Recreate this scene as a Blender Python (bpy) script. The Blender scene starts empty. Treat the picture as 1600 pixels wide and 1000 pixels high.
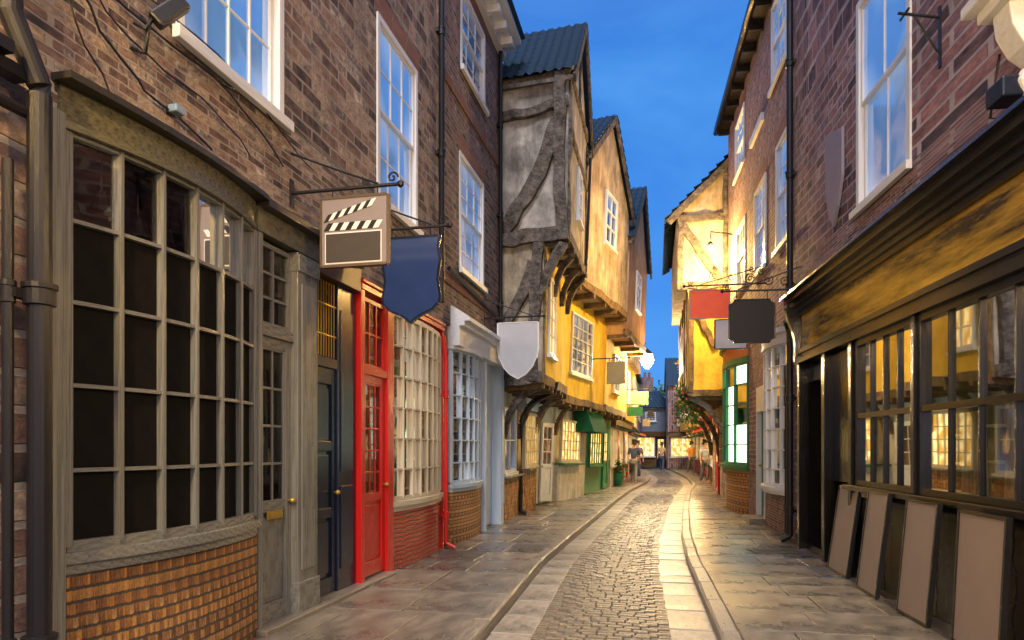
import bpy, math, random, bmesh
from mathutils import Vector
random.seed(7)
R=random.uniform
FX=1067.0; HZ=698.0; CH=1.5
SC=bpy.context.scene; COL=SC.collection
# ---------------------------------------------------------------- frames
class Fr:
    def __init__(s,p0,p1,side=1,wf=None):
        dx,dy=p1[0]-p0[0],p1[1]-p0[1]; l=math.hypot(dx,dy); s.L=l; s.wf=wf
        s.d=(dx/l,dy/l); s.o=p0; s.n=(s.d[1]*side,-s.d[0]*side)
    def W(s,p):
        if s.wf: p=s.wf(*p)
        return Vector((s.o[0]+s.d[0]*p[0]+s.n[0]*p[1], s.o[1]+s.d[1]*p[0]+s.n[1]*p[1], p[2]))
    def s(s_,u,n=0):
        k=(u-800)/FX; ox=s_.o[0]+s_.n[0]*n; oy=s_.o[1]+s_.n[1]*n
        return (k*oy-ox)/(s_.d[0]-k*s_.d[1])
    def nof(s_,s,u):
        k=(u-800)/FX; px=s_.o[0]+s_.d[0]*s; py=s_.o[1]+s_.d[1]*s
        return (k*py-px)/(s_.n[0]-k*s_.n[1])
    def zat(s_,s,n,v):
        Y=s_.o[1]+s_.d[1]*s+s_.n[1]*n
        return CH-(v-HZ)/FX*Y
ID=Fr((0,0),(1,0),-1)
OFF={}
class MB:
    def __init__(s,F=ID): s.F=F; s.v=[]; s.f=[]; s.c=[]
    def face(s,pts,c=0.5):
        b=len(s.v); s.v+= [tuple(p) for p in pts]; s.f.append(tuple(range(b,b+len(pts)))); s.c.append(c)
    def idx(s,vs,fs,c=0.5):
        b=len(s.v); s.v+=[tuple(p) for p in vs]
        for f in fs: s.f.append(tuple(b+i for i in f)); s.c.append(c)
    def hexa(s,p,c=0.5):
        s.idx(p,[(0,1,2,3),(7,6,5,4),(0,4,5,1),(1,5,6,2),(2,6,7,3),(3,7,4,0)],c)
    def box(s,x0,x1,y0,y1,z0,z1,c=0.5):
        s.hexa([(x0,y0,z0),(x1,y0,z0),(x1,y1,z0),(x0,y1,z0),(x0,y0,z1),(x1,y0,z1),(x1,y1,z1),(x0,y1,z1)],c)
    def beam(s,p,q,w,h,seg=1,j=0,c=0.5,sag=(0,0,0)):
        p=Vector(p);q=Vector(q);d=(q-p).normalized(); sag=Vector(sag)
        up=Vector((0,0,1))
        if abs(d.z)>=.95: side=Vector((1,0,0)); up=Vector((0,1,0))
        else:
            side=d.cross(up).normalized(); up=side.cross(d).normalized()
        vs=[]
        for i in range(seg+1):
            t=i/seg
            m=p.lerp(q,t)+sag*(4*t*(1-t))+side*R(-j,j)+up*R(-j,j); ww=w/2*(1+R(-1,1)*j*4); hh=h/2*(1+R(-1,1)*j*4)
            vs+=[m-side*ww-up*hh,m+side*ww-up*hh,m+side*ww+up*hh,m-side*ww+up*hh]
        fs=[(3,2,1,0)]
        for i in range(seg):
            a=4*i
            for k in range(4): fs.append((a+k,a+(k+1)%4,a+4+(k+1)%4,a+4+k))
        a=4*seg; fs.append((a,a+1,a+2,a+3)); s.idx(vs,fs,c)
    def path(s,pts,w,h):
        for a,b in zip(pts,pts[1:]): s.beam(a,b,w,h)
    def tube(s,pts,r,n=7,c=0.5):
        pts=[Vector(p) for p in pts]; vs=[];fs=[]; m=len(pts)
        ref=None
        for i,p in enumerate(pts):
            d=(pts[min(i+1,m-1)]-pts[max(i-1,0)]).normalized()
            if ref is None: ref=Vector((0,0,1)) if abs(d.z)<.9 else Vector((1,0,0))
            a=d.cross(ref)
            if a.length<1e-4: a=d.cross(Vector((0,1,0)))
            a.normalize(); b=d.cross(a).normalized()
            rr=r[i] if isinstance(r,(list,tuple)) else r
            for k in range(n):
                t=2*math.pi*k/n; vs.append(p+a*math.cos(t)*rr+b*math.sin(t)*rr)
        for i in range(m-1):
            for k in range(n): fs.append((i*n+k,i*n+(k+1)%n,(i+1)*n+(k+1)%n,(i+1)*n+k))
        fs.append(tuple(range(n))[::-1]); fs.append(tuple(range((m-1)*n,m*n))); s.idx(vs,fs,c)
    def prism(s,poly,a,b,pl='xz',c=0.5):
        g={'xz':lambda p,t:(p[0],t,p[1]),'yz':lambda p,t:(t,p[0],p[1]),'xy':lambda p,t:(p[0],p[1],t)}[pl]
        n=len(poly); vs=[g(p,a) for p in poly]+[g(p,b) for p in poly]
        s.idx(vs,[tuple(range(n)),tuple(range(2*n-1,n-1,-1))]+[(i,(i+1)%n,n+(i+1)%n,n+i) for i in range(n)],c)
    def lathe(s,cx,cy,prof,n=14,c=0.5):
        vs=[];fs=[]
        for r,z in prof:
            for k in range(n):
                t=2*math.pi*k/n; vs.append((cx+r*math.cos(t),cy+r*math.sin(t),z))
        for i in range(len(prof)-1):
            for k in range(n): fs.append((i*n+k,i*n+(k+1)%n,(i+1)*n+(k+1)%n,(i+1)*n+k))
        fs.append(tuple(range(n))[::-1]); fs.append(tuple(range((len(prof)-1)*n,len(prof)*n))); s.idx(vs,fs,c)
    def grid(s,x0,x1,z0,z1,nc,nr,y0,y1,fw=.06,bw=.025,fb=None):
        fb=fb or fw
        s.box(x0,x0+fw,y0,y1,z0,z1);s.box(x1-fw,x1,y0,y1,z0,z1)
        s.box(x0+fw,x1-fw,y0,y1-.002,z0,z0+fb);s.box(x0+fw,x1-fw,y0,y1-.002,z1-fw,z1)
        for i in range(1,nc):
            x=x0+fw+(x1-x0-2*fw)*i/nc; s.box(x-bw/2,x+bw/2,y0+.01,y1-.01,z0+fb,z1-fw)
        for i in range(1,nr):
            z=z0+fb+(z1-z0-fw-fb)*i/nr; s.box(x0+fw,x1-fw,y0+.012,y1-.013,z-bw/2,z+bw/2)
    def build(s,name,mat,parent=None,smooth=False,bevel=0):
        W=[s.F.W(p) for p in s.v]
        if parent is None:
            xs=[p.x for p in W];ys=[p.y for p in W];off=Vector(((min(xs)+max(xs))/2,(min(ys)+max(ys))/2,min(p.z for p in W)))
        else: off=OFF[parent.name]
        me=bpy.data.meshes.new(name); me.from_pydata([tuple(p-off) for p in W],[],s.f); me.materials.append(mat)
        uv=me.uv_layers.new(name='UVMap'); ca=me.color_attributes.new('rnd','FLOAT_COLOR','CORNER')
        V=[Vector(p) for p in s.v]
        for pi,pl in enumerate(me.polygons):
            ids=s.f[pi]; nn=Vector((0,0,0))
            for i in range(len(ids)):
                a=V[ids[i]];b=V[ids[(i+1)%len(ids)]]; nn+=a.cross(b)
            ax,ay,az=abs(nn.x),abs(nn.y),abs(nn.z)
            for li,vi in zip(pl.loop_indices,ids):
                p=V[vi]
                if az>ax and az>ay: t=(p.x,p.y)
                elif ay>=ax*.6: t=(p.x,p.z)
                else: t=(p.y,p.z)
                uv.data[li].uv=t; k=s.c[pi]; ca.data[li].color=(k,k,k,1)
            pl.use_smooth=smooth
        bm=bmesh.new(); bm.from_mesh(me); bmesh.ops.recalc_face_normals(bm,faces=bm.faces); bm.to_mesh(me); bm.free()
        o=bpy.data.objects.new(name,me); COL.objects.link(o); OFF[o.name]=off
        if parent is None: o.location=off
        else: o.parent=parent
        if bevel:
            m=o.modifiers.new('bev','BEVEL'); m.width=bevel; m.segments=2; m.limit_method='ANGLE'
        return o
def bx1(F,par,name,mat,*b,bevel=.006):
    m=MB(F); m.box(*b); return m.build(name,mat,par,bevel=bevel)
def tag(o,label,cat,group=None,kind=None):
    if label: o['label']=label
    if cat: o['category']=cat
    if group: o['group']=group
    if kind: o['kind']=kind
    return o
def thing(name,loc,label,cat,group=None):
    o=bpy.data.objects.new(name,None); COL.objects.link(o); o.location=loc; o.empty_display_size=.1
    OFF[o.name]=Vector(loc); return tag(o,label,cat,group)
# ---------------------------------------------------------------- materials
def newmat(name):
    m=bpy.data.materials.new(name); m.use_nodes=True; nt=m.node_tree; b=nt.nodes['Principled BSDF']
    return m,nt,b
def N(nt,t,**k):
    n=nt.nodes.new(t)
    for a,v in k.items():
        if hasattr(n,a): setattr(n,a,v)
        else: n.inputs[a].default_value=v
    return n
def ramp(nt,cols,interp='LINEAR'):
    r=nt.nodes.new('ShaderNodeValToRGB'); e=r.color_ramp; e.interpolation=interp
    while len(e.elements)<len(cols): e.elements.new(.5)
    for i,c in enumerate(cols):
        e.elements[i].position=c[3] if len(c)==4 else i/(len(cols)-1)
    for i,c in enumerate(cols): e.elements[i].color=(c[0],c[1],c[2],1)
    return r
def mul(nt,a,b,fac=1,mode='MULTIPLY'):
    m=nt.nodes.new('ShaderNodeMix'); m.data_type='RGBA'; m.blend_type=mode; m.inputs[0].default_value=fac
    nt.links.new(a,m.inputs[6]); nt.links.new(b,m.inputs[7]); return m
def brick(name,cols,mortar,bw=.18,rh=.058,ms=.0075,rough=.8,bump=.9,dirt=.5,off=.5,warp=.022):
    m,nt,b=newmat(name); L=nt.links.new
    uv=N(nt,'ShaderNodeUVMap'); uv.uv_map='UVMap'
    nz=N(nt,'ShaderNodeTexNoise',Scale=6.0,Detail=4.0); L(uv.outputs[0],nz.inputs['Vector'])
    sb=N(nt,'ShaderNodeVectorMath',operation='MULTIPLY_ADD'); L(nz.outputs['Color'],sb.inputs[0]); sb.inputs[1].default_value=(warp,warp,0); L(uv.outputs[0],sb.inputs[2])
    bt=N(nt,'ShaderNodeTexBrick'); L(sb.outputs[0],bt.inputs['Vector']); bt.offset=off
    bt.inputs['Color1'].default_value=(0,0,0,1); bt.inputs['Color2'].default_value=(1,1,1,1); bt.inputs['Mortar'].default_value=(.5,.5,.5,1)
    bt.inputs['Scale'].default_value=1; bt.inputs['Mortar Size'].default_value=ms; bt.inputs['Mortar Smooth'].default_value=.3
    bt.inputs['Brick Width'].default_value=bw; bt.inputs['Row Height'].default_value=rh
    n0=N(nt,'ShaderNodeTexNoise',Scale=16.0,Detail=2.0); L(uv.outputs[0],n0.inputs['Vector'])
    ad=N(nt,'ShaderNodeMath',operation='MULTIPLY_ADD'); L(n0.outputs[0],ad.inputs[0]); ad.inputs[1].default_value=.7
    sub=N(nt,'ShaderNodeMath',operation='SUBTRACT'); L(bt.outputs['Color'],sub.inputs[0]); sub.inputs[1].default_value=.35; L(sub.outputs[0],ad.inputs[2])
    rp=ramp(nt,cols); L(ad.outputs[0],rp.inputs[0])
    n2=N(nt,'ShaderNodeTexNoise',Scale=55.0,Detail=6.0,Roughness=.75); L(uv.outputs[0],n2.inputs['Vector'])
    r2=ramp(nt,[(.35,.35,.35,.3),(1.6,1.6,1.6,.72)]); L(n2.outputs[0],r2.inputs[0])
    mm=mul(nt,rp.outputs[0],r2.outputs[0],.9)
    mo=N(nt,'ShaderNodeMix'); mo.data_type='RGBA'; L(bt.outputs['Fac'],mo.inputs[0]); L(mm.outputs[2],mo.inputs[6]); mo.inputs[7].default_value=(*mortar,1)
    n3=N(nt,'ShaderNodeTexNoise',Scale=1.6,Detail=7.0,Roughness=.72); L(uv.outputs[0],n3.inputs['Vector'])
    r3=ramp(nt,[(.28,.28,.30,.35),(1.2,1.17,1.12,.64)]); L(n3.outputs[0],r3.inputs[0])
    fin=mul(nt,mo.outputs[2],r3.outputs[0],dirt); L(fin.outputs[2],b.inputs['Base Color'])
    b.inputs['Roughness'].default_value=rough
    h=N(nt,'ShaderNodeMath',operation='MULTIPLY_ADD'); L(n2.outputs[0],h.inputs[0]); h.inputs[1].default_value=.7
    inv=N(nt,'ShaderNodeMath',operation='SUBTRACT'); inv.inputs[0].default_value=1; L(bt.outputs['Fac'],inv.inputs[1]); L(inv.outputs[0],h.inputs[2])
    bp=N(nt,'ShaderNodeBump'); bp.inputs['Strength'].default_value=bump; bp.inputs['Distance'].default_value=.016
    L(h.outputs[0],bp.inputs['Height']); L(bp.outputs[0],b.inputs['Normal'])
    return m
def surf(name,c1,c2=None,scale=3,rough=.6,bump=.2,bscale=30,metal=0,stretch=None,spec=.5,dist=.01,lo=.35,hi=.65,streak=0,coord='uv'):
    m,nt,b=newmat(name); L=nt.links.new
    if coord=='uv': tc=N(nt,'ShaderNodeUVMap'); tc.uv_map='UVMap'; src=tc.outputs[0]
    else: tc=N(nt,'ShaderNodeTexCoord'); src=tc.outputs['Object']
    base=src
    if stretch:
        mp=N(nt,'ShaderNodeMapping'); mp.inputs['Scale'].default_value=stretch; L(src,mp.inputs[0]); src=mp.outputs[0]
    n=N(nt,'ShaderNodeTexNoise',Scale=float(scale),Detail=8.0,Roughness=.68); L(src,n.inputs['Vector'])
    c2=c2 or tuple(x*.6 for x in c1)
    r=ramp(nt,[(*c2,lo),(*c1,hi)]); L(n.outputs[0],r.inputs[0]); col=r.outputs[0]
    if streak:
        mp=N(nt,'ShaderNodeMapping'); mp.inputs['Scale'].default_value=(2.2,2.2,.8) if coord!='uv' else (2.2,.8,1); L(base,mp.inputs[0])
        ns=N(nt,'ShaderNodeTexNoise',Scale=1.3,Detail=8.0,Roughness=.72); L(mp.outputs[0],ns.inputs['Vector'])
        rs=ramp(nt,[(.3,.28,.27,.38),(1.1,1.1,1.1,.58)]); L(ns.outputs[0],rs.inputs[0]); col=mul(nt,col,rs.outputs[0],streak).outputs[2]
    L(col,b.inputs['Base Color'])
    rr=N(nt,'ShaderNodeMapRange'); rr.inputs[3].default_value=max(.05,rough-.1); rr.inputs[4].default_value=rough+.1; L(n.outputs[0],rr.inputs[0]); L(rr.outputs[0],b.inputs['Roughness'])
    b.inputs['Metallic'].default_value=metal; b.inputs['Specular IOR Level'].default_value=spec
    n2=N(nt,'ShaderNodeTexNoise',Scale=float(bscale),Detail=5.0); L(src,n2.inputs['Vector'])
    bp=N(nt,'ShaderNodeBump'); bp.inputs['Strength'].default_value=bump; bp.inputs['Distance'].default_value=dist
    L(n2.outputs[0],bp.inputs['Height']); L(bp.outputs[0],b.inputs['Normal'])
    return m
def stone(name,cols,rough=.55,bump=.5,sc=9):
    m,nt,b=newmat(name); L=nt.links.new
    at=N(nt,'ShaderNodeAttribute'); at.attribute_name='rnd'
    r=ramp(nt,cols); L(at.outputs['Fac'],r.inputs[0])
    g=N(nt,'ShaderNodeUVMap'); g.uv_map='UVMap'
    n=N(nt,'ShaderNodeTexNoise',Scale=float(sc),Detail=9.0,Roughness=.75); L(g.outputs[0],n.inputs['Vector'])
    r2=ramp(nt,[(.35,.36,.38,.32),(1.35,1.32,1.28,.68)]); L(n.outputs[0],r2.inputs[0])
    n3=N(nt,'ShaderNodeTexNoise',Scale=1.1,Detail=6.0,Roughness=.6); L(g.outputs[0],n3.inputs['Vector'])
    r3=ramp(nt,[(.36,.38,.42,.38),(1.2,1.18,1.15,.62)]); L(n3.outputs[0],r3.inputs[0])
    a=mul(nt,r.outputs[0],r2.outputs[0],.7); c=mul(nt,a.outputs[2],r3.outputs[0],.75); L(c.outputs[2],b.inputs['Base Color'])
    rr=N(nt,'ShaderNodeMapRange'); rr.inputs[1].default_value=.3; rr.inputs[2].default_value=.7; rr.inputs[3].default_value=max(.08,rough-.25); rr.inputs[4].default_value=rough+.25; L(n3.outputs[0],rr.inputs[0]); L(rr.outputs[0],b.inputs['Roughness'])
    bp=N(nt,'ShaderNodeBump'); bp.inputs['Strength'].default_value=bump; bp.inputs['Distance'].default_value=.012
    L(n.outputs[0],bp.inputs['Height']); L(bp.outputs[0],b.inputs['Normal']); return m
def emit(name,c,st):
    m,nt,b=newmat(name); b.inputs['Base Color'].default_value=(*c,1); b.inputs['Emission Color'].default_value=(*c,1); b.inputs['Emission Strength'].default_value=st
    return m
def room_mat(name,c,st):
    m,nt,b=newmat(name); L=nt.links.new
    g=N(nt,'ShaderNodeUVMap'); g.uv_map='UVMap'
    v=N(nt,'ShaderNodeTexVoronoi',Scale=5.0); v.distance='CHEBYCHEV'; L(g.outputs[0],v.inputs['Vector'])
    n=N(nt,'ShaderNodeTexNoise',Scale=2.5,Detail=4.0); L(g.outputs[0],n.inputs['Vector'])
    r=ramp(nt,[(.08,.05,.02,.3),(*c,.62)]); L(n.outputs[0],r.inputs[0])
    mm=mul(nt,r.outputs[0],v.outputs['Color'],.4)
    L(mm.outputs[2],b.inputs['Base Color']); L(mm.outputs[2],b.inputs['Emission Color']); b.inputs['Emission Strength'].default_value=st; return m
def glass_open(name,base=.06,bstr=.05):
    m,nt,b=newmat(name); L=nt.links.new; nt.nodes.remove(b)
    t=N(nt,'ShaderNodeBsdfTransparent'); t.inputs[0].default_value=(.93,.95,.95,1)
    g=N(nt,'ShaderNodeBsdfGlossy'); g.inputs['Roughness'].default_value=.02
    uv=N(nt,'ShaderNodeUVMap'); uv.uv_map='UVMap'; n=N(nt,'ShaderNodeTexNoise',Scale=1.5,Detail=0.0); L(uv.outputs[0],n.inputs['Vector'])
    bp=N(nt,'ShaderNodeBump'); bp.inputs['Strength'].default_value=bstr; bp.inputs['Distance'].default_value=.02; L(n.outputs[0],bp.inputs['Height']); L(bp.outputs[0],g.inputs['Normal'])
    fr=N(nt,'ShaderNodeFresnel'); fr.inputs[0].default_value=1.5
    ad=N(nt,'ShaderNodeMath',operation='ADD'); L(fr.outputs[0],ad.inputs[0]); ad.inputs[1].default_value=base; ad.use_clamp=True
    mx=N(nt,'ShaderNodeMixShader'); L(ad.outputs[0],mx.inputs[0]); L(t.outputs[0],mx.inputs[1]); L(g.outputs[0],mx.inputs[2])
    L(mx.outputs[0],nt.nodes['Material Output'].inputs[0]); return m
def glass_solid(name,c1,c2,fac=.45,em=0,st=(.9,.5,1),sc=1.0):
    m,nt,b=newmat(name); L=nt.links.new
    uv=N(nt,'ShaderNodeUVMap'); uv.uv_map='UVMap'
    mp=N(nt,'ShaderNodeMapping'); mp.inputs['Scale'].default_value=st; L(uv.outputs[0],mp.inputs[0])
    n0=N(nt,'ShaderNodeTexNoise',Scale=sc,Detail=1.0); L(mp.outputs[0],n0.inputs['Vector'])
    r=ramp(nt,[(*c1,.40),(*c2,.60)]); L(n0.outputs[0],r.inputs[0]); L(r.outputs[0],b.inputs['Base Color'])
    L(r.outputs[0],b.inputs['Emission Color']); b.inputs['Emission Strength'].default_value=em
    b.inputs['Roughness'].default_value=.5
    g=N(nt,'ShaderNodeBsdfGlossy'); g.inputs['Roughness'].default_value=.03
    n=N(nt,'ShaderNodeTexNoise',Scale=1.7,Detail=1.0); L(uv.outputs[0],n.inputs['Vector'])
    bp=N(nt,'ShaderNodeBump'); bp.inputs['Strength'].default_value=.2; bp.inputs['Distance'].default_value=.05; L(n.outputs[0],bp.inputs['Height']); L(bp.outputs[0],g.inputs['Normal'])
    mx=N(nt,'ShaderNodeMixShader'); mx.inputs[0].default_value=fac; L(b.outputs[0],mx.inputs[1]); L(g.outputs[0],mx.inputs[2])
    L(mx.outputs[0],nt.nodes['Material Output'].inputs[0]); return m
BR_L=brick('brick_brown',[(.03,.022,.028,0),(.175,.10,.088,.22),(.30,.195,.155,.45),(.46,.35,.27,.65),(.14,.10,.115,.82),(.55,.46,.38,1)],(.35,.31,.28),dirt=.75)
BR_L2=brick('brick_brown_dark',[(.035,.028,.034,0),(.17,.095,.085,.3),(.28,.17,.14,.6),(.14,.10,.12,.82),(.40,.29,.24,1)],(.30,.27,.26),dirt=.7)
BR_R=brick('brick_pink',[(.055,.04,.055,0),(.25,.12,.13,.25),(.39,.20,.20,.5),(.19,.125,.175,.75),(.50,.33,.32,1)],(.44,.38,.40),dirt=.7)
BR_O=brick('brick_orange',[(.13,.055,.025,0),(.50,.21,.06,.3),(.72,.38,.11,.55),(.36,.15,.06,.8),(.8,.5,.2,1)],(.09,.07,.05),bw=.2,rh=.066,ms=.009,bump=.8,dirt=.55,warp=.012)
BR_OB=brick('brick_orange_large',[(.10,.045,.022,0),(.48,.20,.06,.3),(.74,.38,.10,.5),(.30,.13,.06,.75),(.8,.5,.2,1)],(.10,.08,.06),bw=.30,rh=.086,ms=.012,bump=1,dirt=.65,warp=.025)
BR_RED=brick('brick_painted_red',[(.50,.03,.018,0),(.80,.08,.035,1)],(.16,.010,.007),rough=.35,bump=1,dirt=.3,bw=.24,rh=.078,ms=.014)
BR_BLK=brick('brick_painted_black',[(.012,.012,.012,0),(.04,.036,.03,1)],(.008,.008,.008),rough=.25,bump=1,dirt=.3,bw=.2,rh=.07,ms=.012)
BR_ARCH=brick('brick_arch',[(.22,.075,.05,0),(.38,.14,.10,1)],(.28,.24,.21),bw=.062,rh=.3,dirt=.5,off=0)
GREY=surf('paint_olive_grey',(.215,.215,.19),(.14,.14,.125),rough=.28,bump=.15,lo=.42,hi=.6)
GREYF=surf('paint_fascia_olive',(.14,.13,.075),(.05,.046,.03),rough=.22,bump=.2,stretch=(1,3,1))
GREYD=surf('paint_dark_olive',(.04,.036,.027),(.016,.014,.011),rough=.3,bump=.2)
WHITE=surf('paint_white',(.74,.76,.78),(.60,.61,.62),rough=.4,bump=.08)
PALEBLUE=surf('paint_pale_blue',(.46,.56,.68),(.36,.44,.53),rough=.4,bump=.08)
NAVY=surf('paint_navy',(.012,.02,.045),(.007,.012,.028),rough=.22,bump=.12)
RED=surf('paint_red',(.62,.016,.012),(.42,.012,.01),rough=.25,bump=.12)
BLACK=surf('paint_black',(.008,.007,.006),(.016,.013,.010),rough=.14,bump=.35,bscale=14)
IRON=surf('iron_black',(.006,.006,.008),(.014,.013,.015),rough=.3,bump=.25,bscale=25,spec=.35)
BROWN=surf('paint_brown',(.12,.075,.035),(.05,.03,.015),rough=.4)
GOLD_GLOW=surf('fascia_painted_glow',(.80,.50,.06),(.03,.02,.008),scale=1.5,rough=.18,bump=.25,lo=.38,hi=.64,stretch=(1,2.4,1))  # black fascia with golden light glow painted into its colour
GREEN=surf('paint_green',(.015,.20,.08),(.01,.12,.055),rough=.4)
GREENC=surf('canvas_green',(.01,.085,.04),(.006,.05,.025),rough=.85,spec=.1)
GILT=surf('gilt',(.6,.42,.08),(.4,.26,.05),rough=.3,metal=.6)
TIMBER=surf('old_timber',(.17,.145,.125),(.028,.022,.02),scale=2.2,rough=.9,bump=1,bscale=6,stretch=(3,3,3),dist=.04,coord='obj')
TIMBERY=surf('warm_timber',(.24,.155,.07),(.06,.04,.018),scale=5,rough=.85,bump=1,bscale=9,dist=.03,coord='obj')
PL=dict(rough=.92,bump=.8,bscale=5,dist=.03,coord='obj')
PL_GREY=surf('plaster_grey',(.50,.48,.44),(.19,.18,.17),scale=1.6,streak=.7,**PL)
PL_TAN=surf('plaster_tan',(.52,.45,.33),(.22,.19,.145),scale=1.8,streak=.65,**PL)
PL_YEL=surf('plaster_yellow',(.84,.58,.06),(.60,.39,.045),scale=1.2,streak=.35,**PL)
PL_CRM=surf('plaster_cream',(.56,.46,.33),(.27,.215,.155),scale=1.4,streak=.7,**PL)
PL_PINK=surf('plaster_orange',(.60,.38,.22),(.38,.235,.14),scale=1.3,streak=.5,**PL)
PL_WHT=surf('plaster_white',(.64,.60,.5),(.42,.38,.31),scale=1.4,streak=.4,**PL)
TILE=surf('pantile_blue',(.022,.075,.16),(.006,.018,.042),scale=7,rough=.62,bump=.6,spec=.25)
TILER=surf('tile_red',(.22,.09,.06),(.1,.045,.035),scale=5,rough=.7,bump=.4)
ROOM_W=room_mat('room_warm_glow',(1.0,.70,.30),1.6); ROOM_R=room_mat('room_yellow_glow',(1.0,.68,.18),2.6); ROOM_C=room_mat('room_pale_glow',(.85,.85,.62),1.0)  # emissive back walls stand in for lamps inside the shops
ROOM_D=surf('room_dark',(.05,.042,.036),(.02,.018,.016),rough=.9)
GL=glass_open('shop_glass',.02); GLR=glass_open('shop_glass_reflective',.36,.012)
GSKY=glass_solid('window_glass_painted_sky',(.015,.04,.10),(.20,.42,.85),.4,.6)  # sky reflection painted in as glowing blue tones
GSKY2=glass_solid('window_glass_painted_pale_sky',(.10,.27,.62),(.58,.74,.95),.35,.6)  # pale sky reflection painted into the pane colour and emission
GDIM=glass_solid('window_glass_dim',(.02,.02,.02),(.14,.11,.06),.35,0,(3,.7,1))
GWARM=glass_solid('window_glass_lit',(.6,.32,.05),(1,.80,.36),.12,1.6,(3,2,1),2)
PANEL=surf('display_blackout',(.005,.0045,.004),(.008,.007,.006),rough=.8,bump=.02,spec=.12)
LEAF=surf('leaf',(.08,.2,.03),(.03,.09,.015),rough=.6); FLOW=surf('flower',(.5,.04,.12),(.6,.2,.3),rough=.6)
COB=stone('cobble',[(.045,.042,.04),(.10,.09,.075),(.18,.15,.115)],.32)
FLAG=stone('flagstone',[(.105,.10,.10),(.19,.16,.13),(.28,.235,.18),(.135,.14,.155),(.22,.19,.15)],.36,sc=4)
KERB=stone('kerbstone',[(.19,.17,.14),(.30,.26,.21)],.42,sc=6)
CHAN=stone('channel_stone',[(.21,.19,.16),(.31,.275,.23),(.39,.345,.28)],.42,sc=6)
JOINT=surf('joint_dirt',(.03,.025,.02),(.016,.013,.01),scale=8,rough=.9)
# ---------------------------------------------------------------- street
def lerp(P):
    def g(y):
        for a,b in zip(P,P[1:]):
            if y<=b[0]: break
        t=(y-a[0])/(b[0]-a[0]); return a[1]+(b[1]-a[1])*t
    return g
wl=lerp([(0,-3.28),(3,-2.61),(13.5,-.25),(17,.5),(21,2.3),(25,3.6),(33,5.6),(41,7.2),(60,10)])
kl=lerp([(0,-1.4),(3,-.8),(5.3,-.3),(9.3,.44),(14,1.6),(20,3.1),(24,4.14),(30,5.95),(34,6.9),(45,8.6),(60,11)])
kr=lerp([(0,.5),(3,1.12),(5.3,1.64),(9.3,2.38),(12.1,3.0),(17.4,4.35),(22,5.6),(28,7.4),(34,8.7),(45,10.5),(60,13)])
wr=lerp([(0,3.03),(10.7,4.47),(18.4,5.86),(24,7.1),(28,8.5),(33,9.6),(45,11.8),(60,15)])
gm=MB()
gm.face([(-150,-30,-.14),(170,-30,-.14),(170,400,-.14),(-150,400,-.14)])
tag(gm.build('ground',JOINT),None,None,kind='structure')
def ribbon(name,mat,fa,fb,y0,y1,zt,lr,wr_,bev,zj,gap,thick=.12,crown=0,jit=.18):
    m=MB(); ys=[y0+(y1-y0)*i/60 for i in range(61)]
    for a,b in zip(ys,ys[1:]):
        m.hexa([(fa(a),a,zt-thick),(fb(a),a,zt-thick),(fb(b),b,zt-thick),(fa(b),b,zt-thick),(fa(a),a,zt-.02),(fb(a),a,zt-.02),(fb(b),b,zt-.02),(fa(b),b,zt-.02)],.0)
    y=y0; row=0
    while y<y1:
        l=R(*lr)*(1 if y<25 else 1.5); wdt=fb(y)-fa(y); row+=1
        far=y>25; ca=[0]
        nst=max(1,round(wdt/(R(*wr_)*(1 if not far else 1.5))))
        for i in range(1,nst): ca.append((i+R(-jit,jit)+(0 if nst<4 else (.25 if row%2 else -.25)))/nst)
        ca.append(1)
        for p,q in zip(ca,ca[1:]):
            def P(t,yy,dx,dy,z):
                x=fa(yy)+(fb(yy)-fa(yy))*t; return (x+dx,yy+dy-(fb(yy)-fa(yy))*t*.2,z)
            z=zt+R(-zj,zj)+crown*(1-(p+q-1)**2); g=gap/2
            c=R(0,1)
            lo=[P(p,y,g,g,z-.05),P(q,y,-g,g,z-.05),P(q,y+l,-g,-g,z-.05),P(p,y+l,g,-g,z-.05)]
            mi=[(x,yy,z-bev) for x,yy,_ in lo]
            tz=[R(-zj,zj)*.6 for _ in range(4)]; g+=bev
            hi=[P(p,y,g,g,z+tz[0]),P(q,y,-g,g,z+tz[1]),P(q,y+l,-g,-g,z+tz[2]),P(p,y+l,g,-g,z+tz[3])]
            fs=[(8,9,10,11)]+[(i,(i+1)%4,4+(i+1)%4,4+i) for i in range(4)]+[(4+i,4+(i+1)%4,8+(i+1)%4,8+i) for i in range(4)]
            m.idx(lo+mi+hi,fs,c)
        y+=l
    return tag(m.build(name,mat),None,None,kind='structure')
KW=.16; CW=.38
ribbon('pavement',FLAG,lambda y:wl(y)-.25,lambda y:kl(y)-KW,1.5,50,0,(.6,1.3),(.62,1.0),.007,.005,.014)
ribbon('pavement',FLAG,lambda y:kr(y)+KW,lambda y:wr(y)+.3,1.5,50,0,(.5,1.0),(.62,1.0),.007,.005,.014)
ribbon('kerb',KERB,lambda y:kl(y)-KW,kl,1.5,50,.006,(.8,1.2),(.2,.2),.018,.005,.01,.2)
ribbon('kerb',KERB,kr,lambda y:kr(y)+KW,1.5,50,.006,(.8,1.2),(.2,.2),.018,.005,.01,.2)
ribbon('road_channel',CHAN,kl,lambda y:kl(y)+CW,1.5,50,-.1,(.4,.9),(.5,.5),.012,.006,.014,.1)
ribbon('road_channel',CHAN,lambda y:kr(y)-CW-.04,kr,1.5,50,-.1,(.4,.9),(.5,.5),.012,.006,.014,.1)
ribbon('cobbled_road',COB,lambda y:kl(y)+CW,lambda y:kr(y)-CW-.04,1.5,50,-.1,(.08,.095),(.14,.18),.008,.004,.010,.1,crown=.03,jit=.07)
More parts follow.
